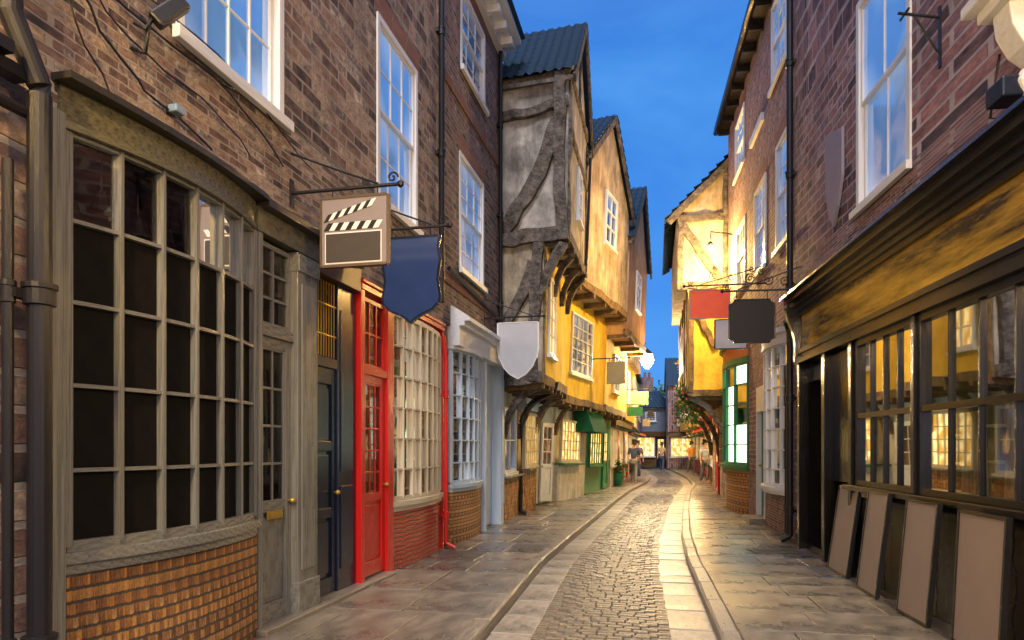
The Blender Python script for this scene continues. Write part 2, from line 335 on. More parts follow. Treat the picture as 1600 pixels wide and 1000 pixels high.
# ---------------------------------------------------------------- facade helpers
def wall(F,par,x0,x1,z0,z1,ops,mat,rev=.14,y=0,name='wall'):
    m=MB(F); xs=sorted({x0,x1,*[o[0] for o in ops],*[o[1] for o in ops]}); zs=sorted({z0,z1,*[o[2] for o in ops],*[o[3] for o in ops]})
    xs=[x for x in xs if x0<=x<=x1]; zs=[z for z in zs if z0<=z<=z1]
    for a,b in zip(xs,xs[1:]):
        for c,d in zip(zs,zs[1:]):
            mx,mz=(a+b)/2,(c+d)/2
            if any(o[0]<mx<o[1] and o[2]<mz<o[3] for o in ops): continue
            m.face([(a,y,c),(b,y,c),(b,y,d),(a,y,d)])
    for o in ops:
        a,b,c,d=o[:4]
        m.face([(a,y,c),(a,y-rev,c),(a,y-rev,d),(a,y,d)]); m.face([(b,y,c),(b,y-rev,c),(b,y-rev,d),(b,y,d)])
        m.face([(a,y,d),(b,y,d),(b,y-rev,d),(a,y-rev,d)]); m.face([(a,y,c),(b,y,c),(b,y-rev,c),(a,y-rev,c)])
    D=-5
    m.face([(x1,y,z0),(x1,D,z0),(x1,D,z1),(x1,y,z1)]); m.face([(x0,y,z0),(x0,D,z0),(x0,D,z1),(x0,y,z1)])
    m.face([(x0,y,z1),(x1,y,z1),(x1,D,z1),(x0,D,z1)]); m.face([(x0,D,z0),(x1,D,z0),(x1,D,z1),(x0,D,z1)])
    return m.build(name,mat,par)
def sash(F,par,x0,x1,z0,z1,nc=3,nr=2,mat=None,glass=None,y=-.10,lintel=True,proud=.03,fw=.07):
    mat=mat or WHITE; glass=glass or GSKY
    m=MB(F); mid=(z0+z1)/2
    m.box(x0,x0+fw,y,y+.1,z0,z1); m.box(x1-fw,x1,y,y+.1,z0,z1); m.box(x0+fw,x1-fw,y,y+.099,z1-fw,z1); m.box(x0+fw,x1-fw,y,y+.099,z0,z0+fw*.7)
    m.grid(x0+fw,x1-fw,mid-.025,z1-fw,nc,nr,y+.03,y+.075,.04,.02); m.grid(x0+fw,x1-fw,z0+fw*.7,mid+.025,nc,nr,y+.0,y+.04,.045,.02)
    w=m.build('window',mat,par,bevel=.004)
    p=MB(F); p.face([(x0+fw,y+.05,mid),(x1-fw,y+.05,mid),(x1-fw,y+.05,z1-fw),(x0+fw,y+.05,z1-fw)]); p.face([(x0+fw,y+.015,z0+.03),(x1-fw,y+.015,z0+.03),(x1-fw,y+.015,mid),(x0+fw,y+.015,mid)])
    p.build('pane',glass,w)
    s=MB(F); s.box(x0-.06,x1+.06,y+.1,proud+.05,z0-.09,z0-.002); s.build('sill',mat,w,bevel=.006)
    if lintel:
        l=MB(F); l.hexa([(x0-.02,0,z1),(x1+.02,0,z1),(x1+.02,.004,z1),(x0-.02,.004,z1),(x0-.14,0,z1+.28),(x1+.14,0,z1+.28),(x1+.14,.004,z1+.28),(x0-.14,.004,z1+.28)]); l.build('lintel',BR_ARCH,w)
    return w
def arc(x0,x1,b,n,y0=0):
    return [(x0+(x1-x0)*i/n, y0+b*(1-(2*i/n-1)**2)) for i in range(n+1)]
def arcslab(m,x0,x1,b,z0,z1,y0=0,yb=-.1,n=14,b2=None):
    A=arc(x0,x1,b,n,y0); B=arc(x0,x1,b if b2 is None else b2,n,y0)
    for (p,q),(r,s) in zip(zip(A,A[1:]),zip(B,B[1:])):
        m.face([(p[0],p[1],z0),(q[0],q[1],z0),(s[0],s[1],z1),(r[0],r[1],z1)])
        m.face([(p[0],yb,z0),(q[0],yb,z0),(q[0],q[1],z0),(p[0],p[1],z0)]); m.face([(r[0],yb,z1),(s[0],yb,z1),(s[0],s[1],z1),(r[0],r[1],z1)])
    for k,(P,Q) in enumerate(((A[0],B[0]),(A[-1],B[-1]))): m.face([(P[0],yb,z0),(P[0],P[1],z0),(Q[0],Q[1],z1),(Q[0],yb,z1)])
def bow(F,par,x0,x1,zs,b,nc,mat,glass,y0=0,bw=.032,ew=.07,sill=True,name='bow_window',label=None,grow=None):
    A=arc(x0,x1,b,nc,y0); m=MB(F)
    for i,(x,y) in enumerate(A):
        w=ew if i in(0,nc) else bw
        m.box(x-w/2,x+w/2,y-.045,y+.02,zs[-1],zs[0])
    for j,z in enumerate(zs):
        h=.06 if j in(0,len(zs)-1) else bw
        for p,q in zip(A,A[1:]): m.beam((p[0],p[1]-.014,z),(q[0],q[1]-.014,z),.045,h)
    w=m.build(name,mat,par)
    if label: w['label']=label
    g=MB(F); rows=list(zip(zs,zs[1:]))[:grow]
    for p,q in zip(A,A[1:]):
        for a,c in rows: g.face([(p[0],p[1]-.03,c),(q[0],q[1]-.03,c),(q[0],q[1]-.03,a),(p[0],p[1]-.03,a)])
    g.build('pane',glass,w)
    if sill:
        s=MB(F); arcslab(s,x0-.05,x1+.05,b+.03,zs[-1]-.09,zs[-1]-.03,y0+.04,y0-.05); arcslab(s,x0-.03,x1+.03,b+.01,zs[-1]-.15,zs[-1]-.09,y0+.02,y0-.05); s.build('sill',mat,w)
    return w
def room(F,par,x0,x1,z0,z1,d,back,y=-.16,side=None):
    m=MB(F); m.face([(x0,y-d,z0),(x1,y-d,z0),(x1,y-d,z1),(x0,y-d,z1)]); o=m.build('interior_back_wall',back,par)
    m=MB(F); m.face([(x0,y,z0),(x0,y-d,z0),(x0,y-d,z1),(x0,y,z1)]); m.face([(x1,y,z0),(x1,y-d,z0),(x1,y-d,z1),(x1,y,z1)])
    m.face([(x0,y,z0),(x1,y,z0),(x1,y-d,z0),(x0,y-d,z0)]); m.face([(x0,y,z1),(x1,y,z1),(x1,y-d,z1),(x0,y-d,z1)])
    m.build('interior_side_wall',side or ROOM_D,par); return o
def goods(F,x0,x1,z0,z1,y,nsh,label,cols,group=None,frame=WHITE):
    l=F.W(((x0+x1)/2,y,z0)); t=thing('shelf_unit',l,label,'shelf',group)
    m=MB(F)
    for i in range(nsh+1): z=z0+(z1-z0)*i/nsh; m.box(x0,x1,y-.22,y,z-.012,z+.012)
    m.build('shelf',frame,t)
    for k,cm in enumerate(cols):
        m=MB(F)
        for i in range(nsh):
            z=z0+(z1-z0)*i/nsh+.014; x=x0+.03+R(0,.1); H=(z1-z0)/nsh
            while x<x1-.12:
                w=R(.05,.14)
                if random.randrange(len(cols))==k:
                    if random.random()<.5: m.box(x,x+w,y-.16,y-.02-R(0,.04),z,z+R(.3,.8)*H)
                    else:
                        r=w/2; h=R(.4,.8)*H; m.lathe(x+r,y-.1,[(r*.8,z),(r,z+h*.3),(r*.9,z+h*.6),(r*.4,z+h*.75),(r*.4,z+h)],8)
                x+=w+R(.02,.06)
        if m.f: m.build('stocked_goods',cm,t)
    return t
def door(F,par,x0,x1,z0,z1,y,mat,glz=None,nc=2,nr=3,glass=None,panels=1,label=None,letter=False,handle_left=False):
    m=MB(F); st=.08*min(1,(x1-x0)/.6)+.01
    m.box(x0,x0+st,y-.03,y+.02,z0,z1); m.box(x1-st,x1,y-.03,y+.02,z0,z1); m.box(x0+st,x1-st,y-.03,y+.018,z0,z0+.16); m.box(x0+st,x1-st,y-.03,y+.018,z1-.09,z1)
    zp=glz if glz else z1-.09
    if glz: m.grid(x0+st,x1-st,glz,z1-.09,nc,nr,y-.025,y+.014,.02,.022)
    ph=(zp-z0-.16)/panels
    for i in range(panels):
        a=z0+.16+ph*i; b=a+ph
        m.box(x0+st,x1-st,y-.03,y+.016,b-.07,b+.03); m.box(x0+st,x1-st,y-.03,y-.012,a,b-.07)
        m.box(x0+st+.04,x1-st-.04,y-.012,y+.002,a+.04,b-.11)
    d=m.build('door',mat,par,bevel=.004)
    if label: d['label']=label
    if glz:
        g=MB(F); g.face([(x0+st,y-.008,glz),(x1-st,y-.008,glz),(x1-st,y-.008,z1-.09),(x0+st,y-.008,z1-.09)]); g.build('pane',glass or GDIM,d)
    h=MB(F); hx=x0+st/2 if handle_left else x1-st/2
    h.tube([(hx,y+.018,z0+1.0),(hx,y+.05,z0+1.0)],.012); h.lathe(hx,y+.06,[(.005,z0+.975),(.025,z0+.985),(.028,z0+1),(.025,z0+1.015),(.005,z0+1.025)],10); h.build('handle',GILT,d,True)
    if letter:
        h=MB(F); c=(x0+x1)/2; h.box(c-.12,c+.12,y+.017,y+.028,z0+.86,z0+.93); h.box(c-.09,c+.09,y+.028,y+.034,z0+.88,z0+.91); h.build('letter_plate',GILT,d)
    return d
def pipe(F,par,x,y,z0,z1,r=.045,mat=None,name='drainpipe',top=None,shoe=True):
    m=MB(F); pts=[(x,y,z0+.12),(x,y,z1)]
    if top: pts+=top
    if shoe: pts=[(x,y+.14,z0+.04)]+[(x,y+.03,z0+.09)]+pts
    m.tube(pts,r,16)
    z=z0+.5
    while z<z1-.1:
        m.lathe(x,y,[(r,z-.05),(r*1.3,z-.045),(r*1.3,z+.03),(r*1.45,z+.035),(r*1.45,z+.06),(r,z+.065)],16)
        m.box(x-r*1.9,x+r*1.9,y-r-.03,y-r*.5,z-.02,z+.025); z+=1.75
    return m.build(name,mat or IRON,par,smooth=False)
# ---------------------------------------------------------------- LEFT: brick building one
L=Fr((-2.61,3.0),(-.25,13.5)); S=L.s
B1=thing('brick_building',L.W((2,-2,0)),'long brown brick building with olive grey bow shopfront, navy door and red shopfront','building')
xe=S(693); ops=[(S(274),S(441),4.3,6.4),(S(588),S(651),4.35,6.45),(S(99),S(700)-.02,-.05,3.3)]
wall(L,B1,-3.2,xe,0,9.7,ops,BR_L,.14)
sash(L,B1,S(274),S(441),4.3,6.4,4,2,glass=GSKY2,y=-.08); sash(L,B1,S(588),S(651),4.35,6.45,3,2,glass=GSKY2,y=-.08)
x0,x1=S(104),S(396); ZR=[3.24,2.75,2.30,1.84,1.37,.95]; BB=.14
m=MB(L); arcslab(m,x0-.02,x1+.02,BB-.03,-.02,.85,.02,-.12,16); m.build('stall_riser',BR_OB,B1)
w=bow(L,B1,x0,x1,ZR,BB,6,GREY,GL,0,.022,.045,grow=1)
g=MB(L); A=arc(x0,x1,BB,6,0)
for p,q in zip(A,A[1:]):
    for a,c in list(zip(ZR,ZR[1:]))[1:]:
        g.face([(p[0],p[1]-.03,c),(q[0],q[1]-.03,c),(q[0],q[1]-.03,a),(p[0],p[1]-.03,a)])
g.build('blackout_panel',PANEL,w)
xd=S(494)
f_=MB(L); arcslab(f_,x0-.06,x1,BB+.02,3.23,3.27,.03,-.1,16); arcslab(f_,x0-.06,x1,BB-.02,3.27,3.46,.02,-.1,16,.10)
f_.box(x1,xd,-.1,.04,3.23,3.42); f_.build('shop_fascia',GREYF,B1)
f_=MB(L); arcslab(f_,x0-.1,x1+.02,.06,3.46,3.50,.13,-.1,16); f_.box(x1+.02,xd+.03,-.1,.13,3.42,3.48); f_.build('shop_cornice',GREYD,B1)
bx1(L,B1,'pilaster',GREY,x0-.14,x0-.05,-.1,.05,.0,3.3)
m=MB(L); m.box(x1+.03,x1+.09,-.12,.03,0,3.23); m.build('door_frame',GREY,B1,bevel=.006)
a,b=S(459),S(491); pf=MB(L); pf.box(a,b-.01,-.12,.04,0,3.22); pf.box(a+.05,b-.06,.04,.055,.4,2.95); pf.box(a-.01,b,-.12,.06,0,.3); pf.box(a-.01,b,-.12,.06,3.05,3.2); pf.build('pilaster',GREY,B1,bevel=.006)
door(L,B1,x1+.09,a,.03,2.42,-.05,GREY,1.02,2,4,GL,1,'olive grey glazed shop door',True)
m=MB(L); m.box(x1+.09,a,-.1,.0,2.42,2.5); m.grid(x1+.09,a,2.5,3.2,2,3,-.08,-.03,.04,.022); w=m.build('overlight',GREY,B1)
g=MB(L); g.face([(x1+.09,-.06,2.5),(a,-.06,2.5),(a,-.06,3.2),(x1+.09,-.06,3.2)]); g.build('pane',GL,w)
room(L,B1,x0-.05,a,0.02,3.3,2.2,ROOM_D,-.3)
for i,u in enumerate((158,215,262)):
    xx=S(u,-.2); t=thing('pendant_lamp',L.W((xx,-.2,2.9)),['black bell pendant lamp nearest the left end of the grey bow window','black bell pendant lamp in the middle of the grey bow window','black bell pendant lamp furthest right inside the grey bow window'][i],'lamp','pendant lamps in the bow window')
    m=MB(L); zz=[3.08,3.02,3.02][i]; m.tube([(xx,-.2,zz),(xx,-.2,3.29)],.006,5); m.build('cord',IRON,t)
    m=MB(L); m.lathe(xx,-.2,[(.018,zz),(.025,zz-.03),(.035,zz-.07),(.055,zz-.12),(.06,zz-.13),(.05,zz-.128)],14); m.build('shade',IRON,t,True)
# navy bay
a,b,c=S(491),S(533),S(561)
m=MB(L); m.box(b,c-.01,-.14,-.04,.02,3.15); m.box(b+.06,c-.08,-.04,-.028,.25,1.1); m.box(b+.06,c-.08,-.04,-.028,1.25,2.9); m.build('side_panel',NAVY,B1,bevel=.006)
m=MB(L); m.box(a,a+.05,-.3,-.0,.02,3.15); m.box(a+.05,b,-.14,-.04,2.28,2.38); m.build('door_surround',NAVY,B1,bevel=.006)
door(L,B1,a+.05,b,.04,2.28,-.08,NAVY,None,panels=3,label='navy blue panelled door',letter=False)
m=MB(L); m.box(a+.05,b,-.3,-.16,2.38,3.15); w=m.build('transom_panel',ROOM_D,B1)
m=MB(L)
for i in range(9): x=a+.08+(b-a-.12)*i/8; m.tube([(x,-.06,2.39),(x,-.06,3.13)],.006,5)
for z in (2.6,2.9): m.box(a+.05,b,-.066,-.054,z,z+.012)
m.build('grille',GILT,w)
m=MB(L); m.box(a,c-.01,-.14,.03,3.15,3.4); m.box(a,c-.01,-.14,.08,3.4,3.45); m.build('wood_fascia',BROWN,B1,bevel=.006)
m=MB(L); m.box(x1,S(606),-.35,.12,-.05,.035); m.build('doorstep',KERB,B1,bevel=.01)
# red shop
a,b,c,d=S(562),S(568),S(604),S(613); e=S(690)
bx1(L,B1,'red_post',RED,a,b,-.14,.02,.0,3.2); bx1(L,B1,'red_post',RED,c,d,-.14,.02,0,3.2); bx1(L,B1,'red_post',RED,e,xe-.05,-.14,.02,0,3.2)
door(L,B1,b,c,.06,2.3,-.04,RED,.95,3,5,GL,1,'bright red glazed door',False)
m=MB(L); m.box(b,c,-.08,.01,2.3,2.38); m.grid(b,c,2.38,3.15,3,2,-.07,-.02,.04,.022); w=m.build('overlight',RED,B1)
g=MB(L); g.face([(b,-.05,2.38),(c,-.05,2.38),(c,-.05,3.15),(b,-.05,3.15)]); g.build('pane',GL,w)
CRM=surf('paint_cream',(.62,.56,.43),(.48,.43,.31),rough=.4)
bow(L,B1,d+.03,e-.03,[3.12,2.74,2.36,1.98,1.6,1.22,.86],.08,7,CRM,GL,-.02,.022,.05)
m=MB(L); arcslab(m,d,e,.05,0,.71,-.02,-.12); m.build('stall_riser',BR_RED,B1)
m=MB(L); m.box(a,xe-.02,-.14,.03,3.2,3.27); m.box(a,xe-.02,-.14,.05,3.27,3.31); m.build('red_head',RED,B1,bevel=.005)
room(L,B1,a,e+.3,0.02,3.15,1.3,ROOM_W,-.3)
CG=[surf('goods_green',(.15,.3,.1),(.1,.2,.08)),surf('goods_brown',(.35,.18,.07),(.2,.1,.05)),surf('goods_cream',(.6,.5,.35),(.5,.4,.3)),surf('goods_red',(.4,.05,.04),(.3,.05,.04))]
goods(L,d+.05,e-.05,.95,3.0,-.12,5,'stocked shelves glowing behind the red shop bow window',CG)
goods(L,b+.05,c-.05,.95,3.0,-.6,5,'narrow shelves seen through the red glazed door',CG)
px=S(72,.2)
pipe(L,B1,px,.16,0,3.25,.055,top=[(px,.16,3.3),(px-.12,.12,3.6),(px-.12,.12,3.8),(px-.3,.1,4.2),(px-.3,.1,6)])
pipe(L,B1,S(17,.1),.08,0,2.9,.026,shoe=False)
m=MB(L); x=S(25,.15); m.box(x-.5,x+.08,.05,.14,3.30,3.36); m.box(x-.5,x-.05,.05,.2,3.36,3.42); m.tube([(x-.5,.12,3.15),(x+.1,.12,3.15),(x+.14,.12,3.0),(x+.14,.12,2.9)],.03,8); m.build('pipe_ledge',IRON,B1)
pipe(L,B1,S(691,.08),.07,3.45,9.6,.042,shoe=False)
pipe(L,B1,S(699,.12),.1,0,2.75,.03,RED,top=[(S(699,.12)-.05,.08,3.1)])
m=MB(L)
for k in range(5):
    pts=[];x=S(20,.05);z=4.1+k*.08
    for i in range(14):
        t=i/13; pts.append((x+t*(1.0+.5*k)+.03*math.sin(i*2+k),.03+.015*math.sin(i+k)**2,z-.75*t*(1-.15*k)+.08*math.sin(t*7+k)))
    m.tube(pts,.006+.002*(k%2),5)
x=S(480,.03); m.tube([(x,.02,4.3),(x-.4,.02,4.33),(x-1.2,.02,4.18),(x-1.5,.02,4.2)],.006,5)
m.build('wall_cable',IRON,B1)
t=thing('floodlight',L.W((S(235,.2),.2,4.25)),'black floodlight on a bent arm high on the brown brick wall','floodlight')
x=S(205); m=MB(L); m.tube([(x,.0,3.95),(x+.02,.08,3.92),(x+.03,.1,4.1),(x+.06,.12,4.2)],.014); m.tube([(x,.02,4.1),(x,.1,4.05),(x+.05,.14,4.2)],.01); m.build('arm',IRON,t,True)
m=MB(L); m.beam((x+.04,.13,4.12),(x+.16,.25,4.3),.08,.1); m.build('housing',IRON,t,bevel=.015)
t=thing('security_light',L.W((S(285,.1),.1,3.72)),'small pale blue box lamp above the grey bow fascia','wall light')
x=S(283,.1); m=MB(L); m.box(x-.045,x+.045,.03,.10,3.69,3.74); m.build('housing',surf('slate_blue_plastic',(.2,.3,.42),(.15,.24,.36)),t,bevel=.01); m=MB(L); m.box(x-.02,x+.02,0,.03,3.69,3.74); m.build('bracket',IRON,t)
# ---------------------------------------------------------------- LEFT building two
B2=thing('brick_building',L.W((xe+1,-2,0)),'dark brown brick building with white sash windows and pale blue bow shopfront','building')
xf=S(779)
ops=[(S(717),S(755),4.35,6.22),(S(719),S(757),7.6,8.95),(xe+.03,xf-.05,-.05,3.35)]
wall(L,B2,xe+.004,xf,0,9.35,ops,BR_L2)
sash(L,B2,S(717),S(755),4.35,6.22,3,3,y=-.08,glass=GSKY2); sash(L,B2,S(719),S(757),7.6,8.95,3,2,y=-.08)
for z in (6.95,3.95): bx1(L,B2,'string_course',BR_ARCH,xe,xf,.0,.03,z,z+.15)
m=MB(L); m.box(xe-.3,xf+.12,-.1,.12,9.2,9.35); m.box(xe-.3,xf+.14,-.1,.3,9.35,9.45); m.box(xe-.3,xf+.16,-.1,.42,9.45,9.55)
for i in range(7): x=xe+.1+i*.5; m.box(x,x+.12,.12,.34,9.22,9.35)
m.build('eaves_cornice',WHITE,B2)
m=MB(L); m.hexa([(xe-.3,.42,9.56),(xf+.2,.42,9.56),(xf+.2,.5,9.58),(xe-.3,.5,9.58),(xe-.3,-3,12),(xf+.2,-3,12),(xf+.2,-3,12.1),(xe-.3,-3,12.1)]); m.build('roof',TILE,B2)
a,b=S(704),S(750)
bow(L,B2,a+.05,b,[3.0,2.65,2.3,1.95,1.6,1.25,.95],.12,6,PALEBLUE,GL,0,.022,.06)
m=MB(L); arcslab(m,a,b,.1,0,.8,.02,-.12); m.build('stall_riser',BR_O,B2)
bx1(L,B2,'pilaster',PALEBLUE,b,b+.1,-.1,.1,0,3.0)
m=MB(L); m.box(xf-.3,xf-.05,-.1,.12,0,3.1); m.box(xf-.26,xf-.09,.12,.14,.4,2.8); m.build('pilaster',PALEBLUE,B2,bevel=.006)
m=MB(L); m.box(b+.1,xf-.3,-.12,-.06,0.02,3.05); m.box(b+.2,xf-.4,-.06,-.045,.3,1.1); m.box(b+.2,xf-.4,-.06,-.045,1.3,2.8); m.build('side_panel',PALEBLUE,B2,bevel=.006)
m=MB(L); m.box(a,xf-.02,-.1,.14,3.05,3.35); arcslab(m,a,b,.16,3.0,3.06,.04,-.1); m.box(a,xf,-.1,.22,3.35,3.42); m.box(a,xf+.02,-.1,.3,3.42,3.48)
m.hexa([(a,-.0,3.48),(xf,0,3.48),(xf,.3,3.48),(a,.3,3.48),(a,-.0,3.66),(xf,0,3.66),(xf,.02,3.66),(a,.02,3.66)]); m.build('shop_cornice',WHITE,B2)
room(L,B2,a,xf-.1,.02,3.05,1.2,ROOM_C,-.3)
goods(L,a+.1,b-.05,1.0,2.9,-.1,5,'white shelves of small goods behind the pale blue bow window',CG[1:3])
pipe(L,B2,xf-.12,.07,3.75,9.2,.04,shoe=False,top=[(xf-.12,.07,9.25),(xf-.12,.3,9.45)])
m=MB(L); m.tube([(xe+.05,.07,4.15),(xf-.6,.07,4.0),(xf-.2,.07,3.95),(xf-.12,.07,3.85)],.035,8); m.build('waste_pipe',IRON,B2)
# ---------------------------------------------------------------- roof helpers
def pantiles(m,O,U,V,pw=.19,cl=.26,amp=.035):
    O=Vector(O);U=Vector(U);V=Vector(V); Nn=U.cross(V).normalized()
    if Nn.z<0: Nn=-Nn
    nu=max(2,int(U.length/pw)); nv=max(2,int(V.length/cl)); pr=6
    rows=[]
    for j in range(nv):
        for e in (0,1): rows.append(((j+e)/nv,.08*(1-e)+.003))
    vs=[];fs=[]
    for b,lift in rows:
        for i in range(nu*pr+1):
            h=amp*(.5+.5*math.sin(2*math.pi*i/pr+.6)); a_=i/(nu*pr)
            vs.append(O+U*a_+V*b+Nn*(h+lift+.010*math.sin(i*1.7+b*30)-.10*math.sin(math.pi*b)*math.sin(math.pi*a_)))
    w=nu*pr+1
    for r in range(len(rows)-1):
        for i in range(w-1): fs.append((r*w+i,r*w+i+1,(r+1)*w+i+1,(r+1)*w+i))
    m.idx(vs,fs)
def tim(F,par,p,q,w=.16,h=.16,mat=None,name='timber_beam',seg=9,j=.024,sag=(0,0,0)):
    m=MB(F); m.beam(p,q,w,h,seg,j,sag=sag); return m.build(name,mat or TIMBER,par,bevel=.012)
def fixwin(F,par,x0,x1,z0,z1,y,nc,nr,mat=None,glass=None):
    m=MB(F); m.grid(x0,x1,z0,z1,nc,nr,y-.02,y+.06,.06,.022); w=m.build('window',mat or WHITE,par)
    g=MB(F); g.face([(x0,y+.012,z0),(x1,y+.012,z0),(x1,y+.012,z1),(x0,y+.012,z1)]); g.build('pane',glass or GSKY,w)
    s=MB(F); s.box(x0-.05,x1+.05,y-.02,y+.1,z0-.07,z0-.002); s.build('sill',mat or WHITE,w); return w
def gable_house(F,par,Ln,fl,zap,depth=5,joists=True,verge=TIMBER,tile=TILE,js=(.42,.42),jm=None):
    for i,(z0,z1,n,mat) in enumerate(fl):
        m=MB(F)
        if i<len(fl)-1: m.box(0,Ln,-depth,n,z0,z1)
        else: m.prism([(0,z0),(Ln,z0),(Ln,z1),(Ln/2,zap),(0,z1)],-depth,n,'xz')
        m.build('storey_wall',mat,par)
        if joists and i>0:
            pn=fl[i-1][2]; k=max(3,int(Ln/js[i-1])); JM=(jm or (TIMBERY,TIMBERY))[i-1]
            for q in range(k):
                x=.08+(Ln-.16)*q/(k-1)+R(-.05,.05)*(0<q<k-1); m=MB(F); hh=R(.11,.15); m.beam((x,pn-.02,z0-.005-hh/2),(x,n+R(0,.06),z0-.005-hh/2),R(.09,.14),hh,3,.01); m.build('joist',JM,par,bevel=.008)
            m=MB(F); m.beam((-.02,n-.02,z0+.07),(Ln+.02,n-.02,z0+.07),.13,.2,8,.022); m.build('timber_beam',JM,par,bevel=.01)
    z1,n=fl[-1][1],fl[-1][2]
    v=Vector((Ln/2,0,zap-z1)); e=v.normalized()*.22
    m=MB(F); pantiles(m,(-e.x,n+.16,z1-e.z+.08),(0,-depth-n,0),v+e); pantiles(m,(Ln+e.x,n+.16,z1-e.z+.08),(0,-depth-n,0),Vector((-v.x,0,v.z))+Vector((-e.x,0,e.z)))
    m.build('roof',tile,par,smooth=True)
    m=MB(F); m.beam((-e.x,n+.13,z1-e.z-.03),(Ln/2,n+.13,zap+.0),.05,.16,5,.006); m.beam((Ln+e.x,n+.13,z1-e.z-.03),(Ln/2,n+.13,zap),.05,.16,5,.006); m.beam((-e.x+.02,n+.1,z1-e.z+.0),(-e.x+.02,-depth,z1-e.z),.05,.08); m.build('bargeboard',verge,par)
# ---------------------------------------------------------------- House B (timber)
FB=Fr((-.22,13.62),(.5,17.0),1,lambda x,y,z:(x-.014*(z-2.8),y+.016*(z-2.8)*(y>-1),z+.05*(y-.6)+.012*(x-1.7))); LB=FB.L
HB=thing('timber_house',FB.W((1.5,-2,0)),'tall jettied timber framed house with grey plaster gable and dark pantile roof','house')
gable_house(FB,HB,LB,[(0,2.78,0,PL_TAN),(2.78,5.6,.83,PL_TAN),(5.6,8.75,1.28,PL_GREY)],10.6,js=(.45,.6),jm=(TIMBERY,TIMBER))
bx1(FB,HB,'front_render',PL_YEL,.14,LB-.02,.82,.836,2.95,5.48,bevel=0)
y2=1.28
for p,q,w,h,sg in [((-.03,y2-.08,5.5),(-.03,y2-.14,8.75),.22,.22,(0,-.05,0)),((-.03,-.3,5.58),(-.03,y2,5.66),.18,.28,(0,0,.03)),((-.03,-.3,8.05),(-.03,y2,8.2),.16,.18,(0,0,-.05)),((-.04,.0,5.8),(-.04,y2-.2,7.85),.14,.30,(0,.10,-.06)),
                ((-.03,-.3,8.66),(-.03,y2+.02,8.74),.1,.12,(0,0,0)),((-.03,.66,2.8),(-.03,.76,5.5),.24,.20,(0,-.05,0)),((-.04,-.3,3.6),(-.04,.62,5.15),.14,.22,(0,.12,-.08)),((-.03,-.3,2.85),(-.03,.83,2.87),.18,.24,(0,0,0)),((-.05,.70,4.2),(-.05,1.24,5.45),.15,.18,(0,-.08,.05))]:
    tim(FB,HB,p,q,w,h,sag=sg)
for x in (.1,LB-.1): tim(FB,HB,(x,y2+.01,5.6),(x+R(-.05,.05),y2+.01,8.7),.16,.08)
tim(FB,HB,(0,y2+.02,7.7),(LB,y2+.02,7.7),.06,.14); tim(FB,HB,(.2,y2+.02,8.85),(LB-.2,y2+.02,8.85),.06,.14)
tim(FB,HB,(LB/2,y2+.02,8.9),(LB/2,y2+.02,10.3),.14,.06)
fixwin(FB,HB,LB*.42,LB*.42+.7,6.4,7.5,y2,2,3); fixwin(FB,HB,.55,1.45,3.4,5.0,.83,2,4,glass=GWARM)
for x in (.1,): tim(FB,HB,(x,.84,2.85),(x,.84,5.5),.14,.06,TIMBERY)
for x in (.2,1.2,2.3,LB-.15):
    m=MB(FB); m.path([(x,.86,4.7),(x,.92,5.05),(x,1.05,5.32),(x,1.24,5.5)],.13,.13); m.build('bracket',TIMBER,HB,bevel=.01)
for x in (.15,1.7,LB-.12):
    m=MB(FB); P=[(x,.04,1.7),(x,.1,2.05),(x,.25,2.4),(x,.5,2.62),(x,.75,2.7)]; m.path(P,.13,.14); m.build('bracket',TIMBER,HB,bevel=.01)
fixwin(FB,HB,.15,1.35,1.0,2.35,.0,2,2,WHITE,GSKY); fixwin(FB,HB,1.75,LB-.1,1.05,2.3,.12,6,4,CRM,GWARM)
bx1(FB,HB,'stall_riser',BR_O,.0,1.4,0,.1,0,.9); bx1(FB,HB,'stall_riser',BR_O,1.7,LB,0,.14,0,.98)
bx1(FB,HB,'shop_ledge',GREY,1.7,LB,0,.3,.98,1.03); bx1(FB,HB,'shop_ledge',GREY,0,1.45,0,.22,.9,.94)
m=MB(FB); m.box(1.65,LB,.02,.2,2.35,2.62); m.build('shop_fascia',PALEBLUE,HB)
pipe(FB,HB,1.58,.12,0,2.2,.04,top=[(1.58,.3,2.45),(1.58,.86,2.7),(1.58,.9,2.9)])
# ---------------------------------------------------------------- House C (yellow)
FC=Fr((.52,17.05),(2.3,21.0),1,lambda x,y,z:(x+.012*z,y+.035*(z-2.66)*(y>-1),z-.022*(x-2))); LC=FC.L
HC=thing('timber_house',FC.W((2,-2,0)),'yellow plastered jettied house with pale gable beside the grey timber framed house','house')
gable_house(FC,HC,LC,[(0,2.66,0,PL_WHT),(2.66,5.45,.5,PL_YEL),(5.45,8.45,1.1,PL_CRM)],10.4,js=(.5,.8))
a,b=FC.s(887,.5),FC.s(920,.5); fixwin(FC,HC,a,b,3.45,5.05,.5,4,5)
a,b=FC.s(940,1.22),FC.s(957,1.22); fixwin(FC,HC,a,b,7.0,8.4,1.1,2,3)
fixwin(FC,HC,1.7,3.3,1.1,2.25,.12,6,4,CRM,GWARM); bx1(FC,HC,'stall_riser',PL_WHT,1.6,3.4,0,.13,0,1.0); bx1(FC,HC,'shop_ledge',GREEN,1.6,3.4,0,.3,1.0,1.05)
m=MB(FC); m.hexa([(2.9,.1,1.95),(LC,.1,1.95),(LC,.7,1.95),(2.9,.7,1.95),(2.9,.1,2.6),(LC,.1,2.6),(LC,.45,2.6),(2.9,.45,2.6)]); m.build('shop_hood',GREENC,HC)
door(FC,HC,.55,1.35,.05,2.1,.05,WHITE,1.0,2,3,GDIM,1)
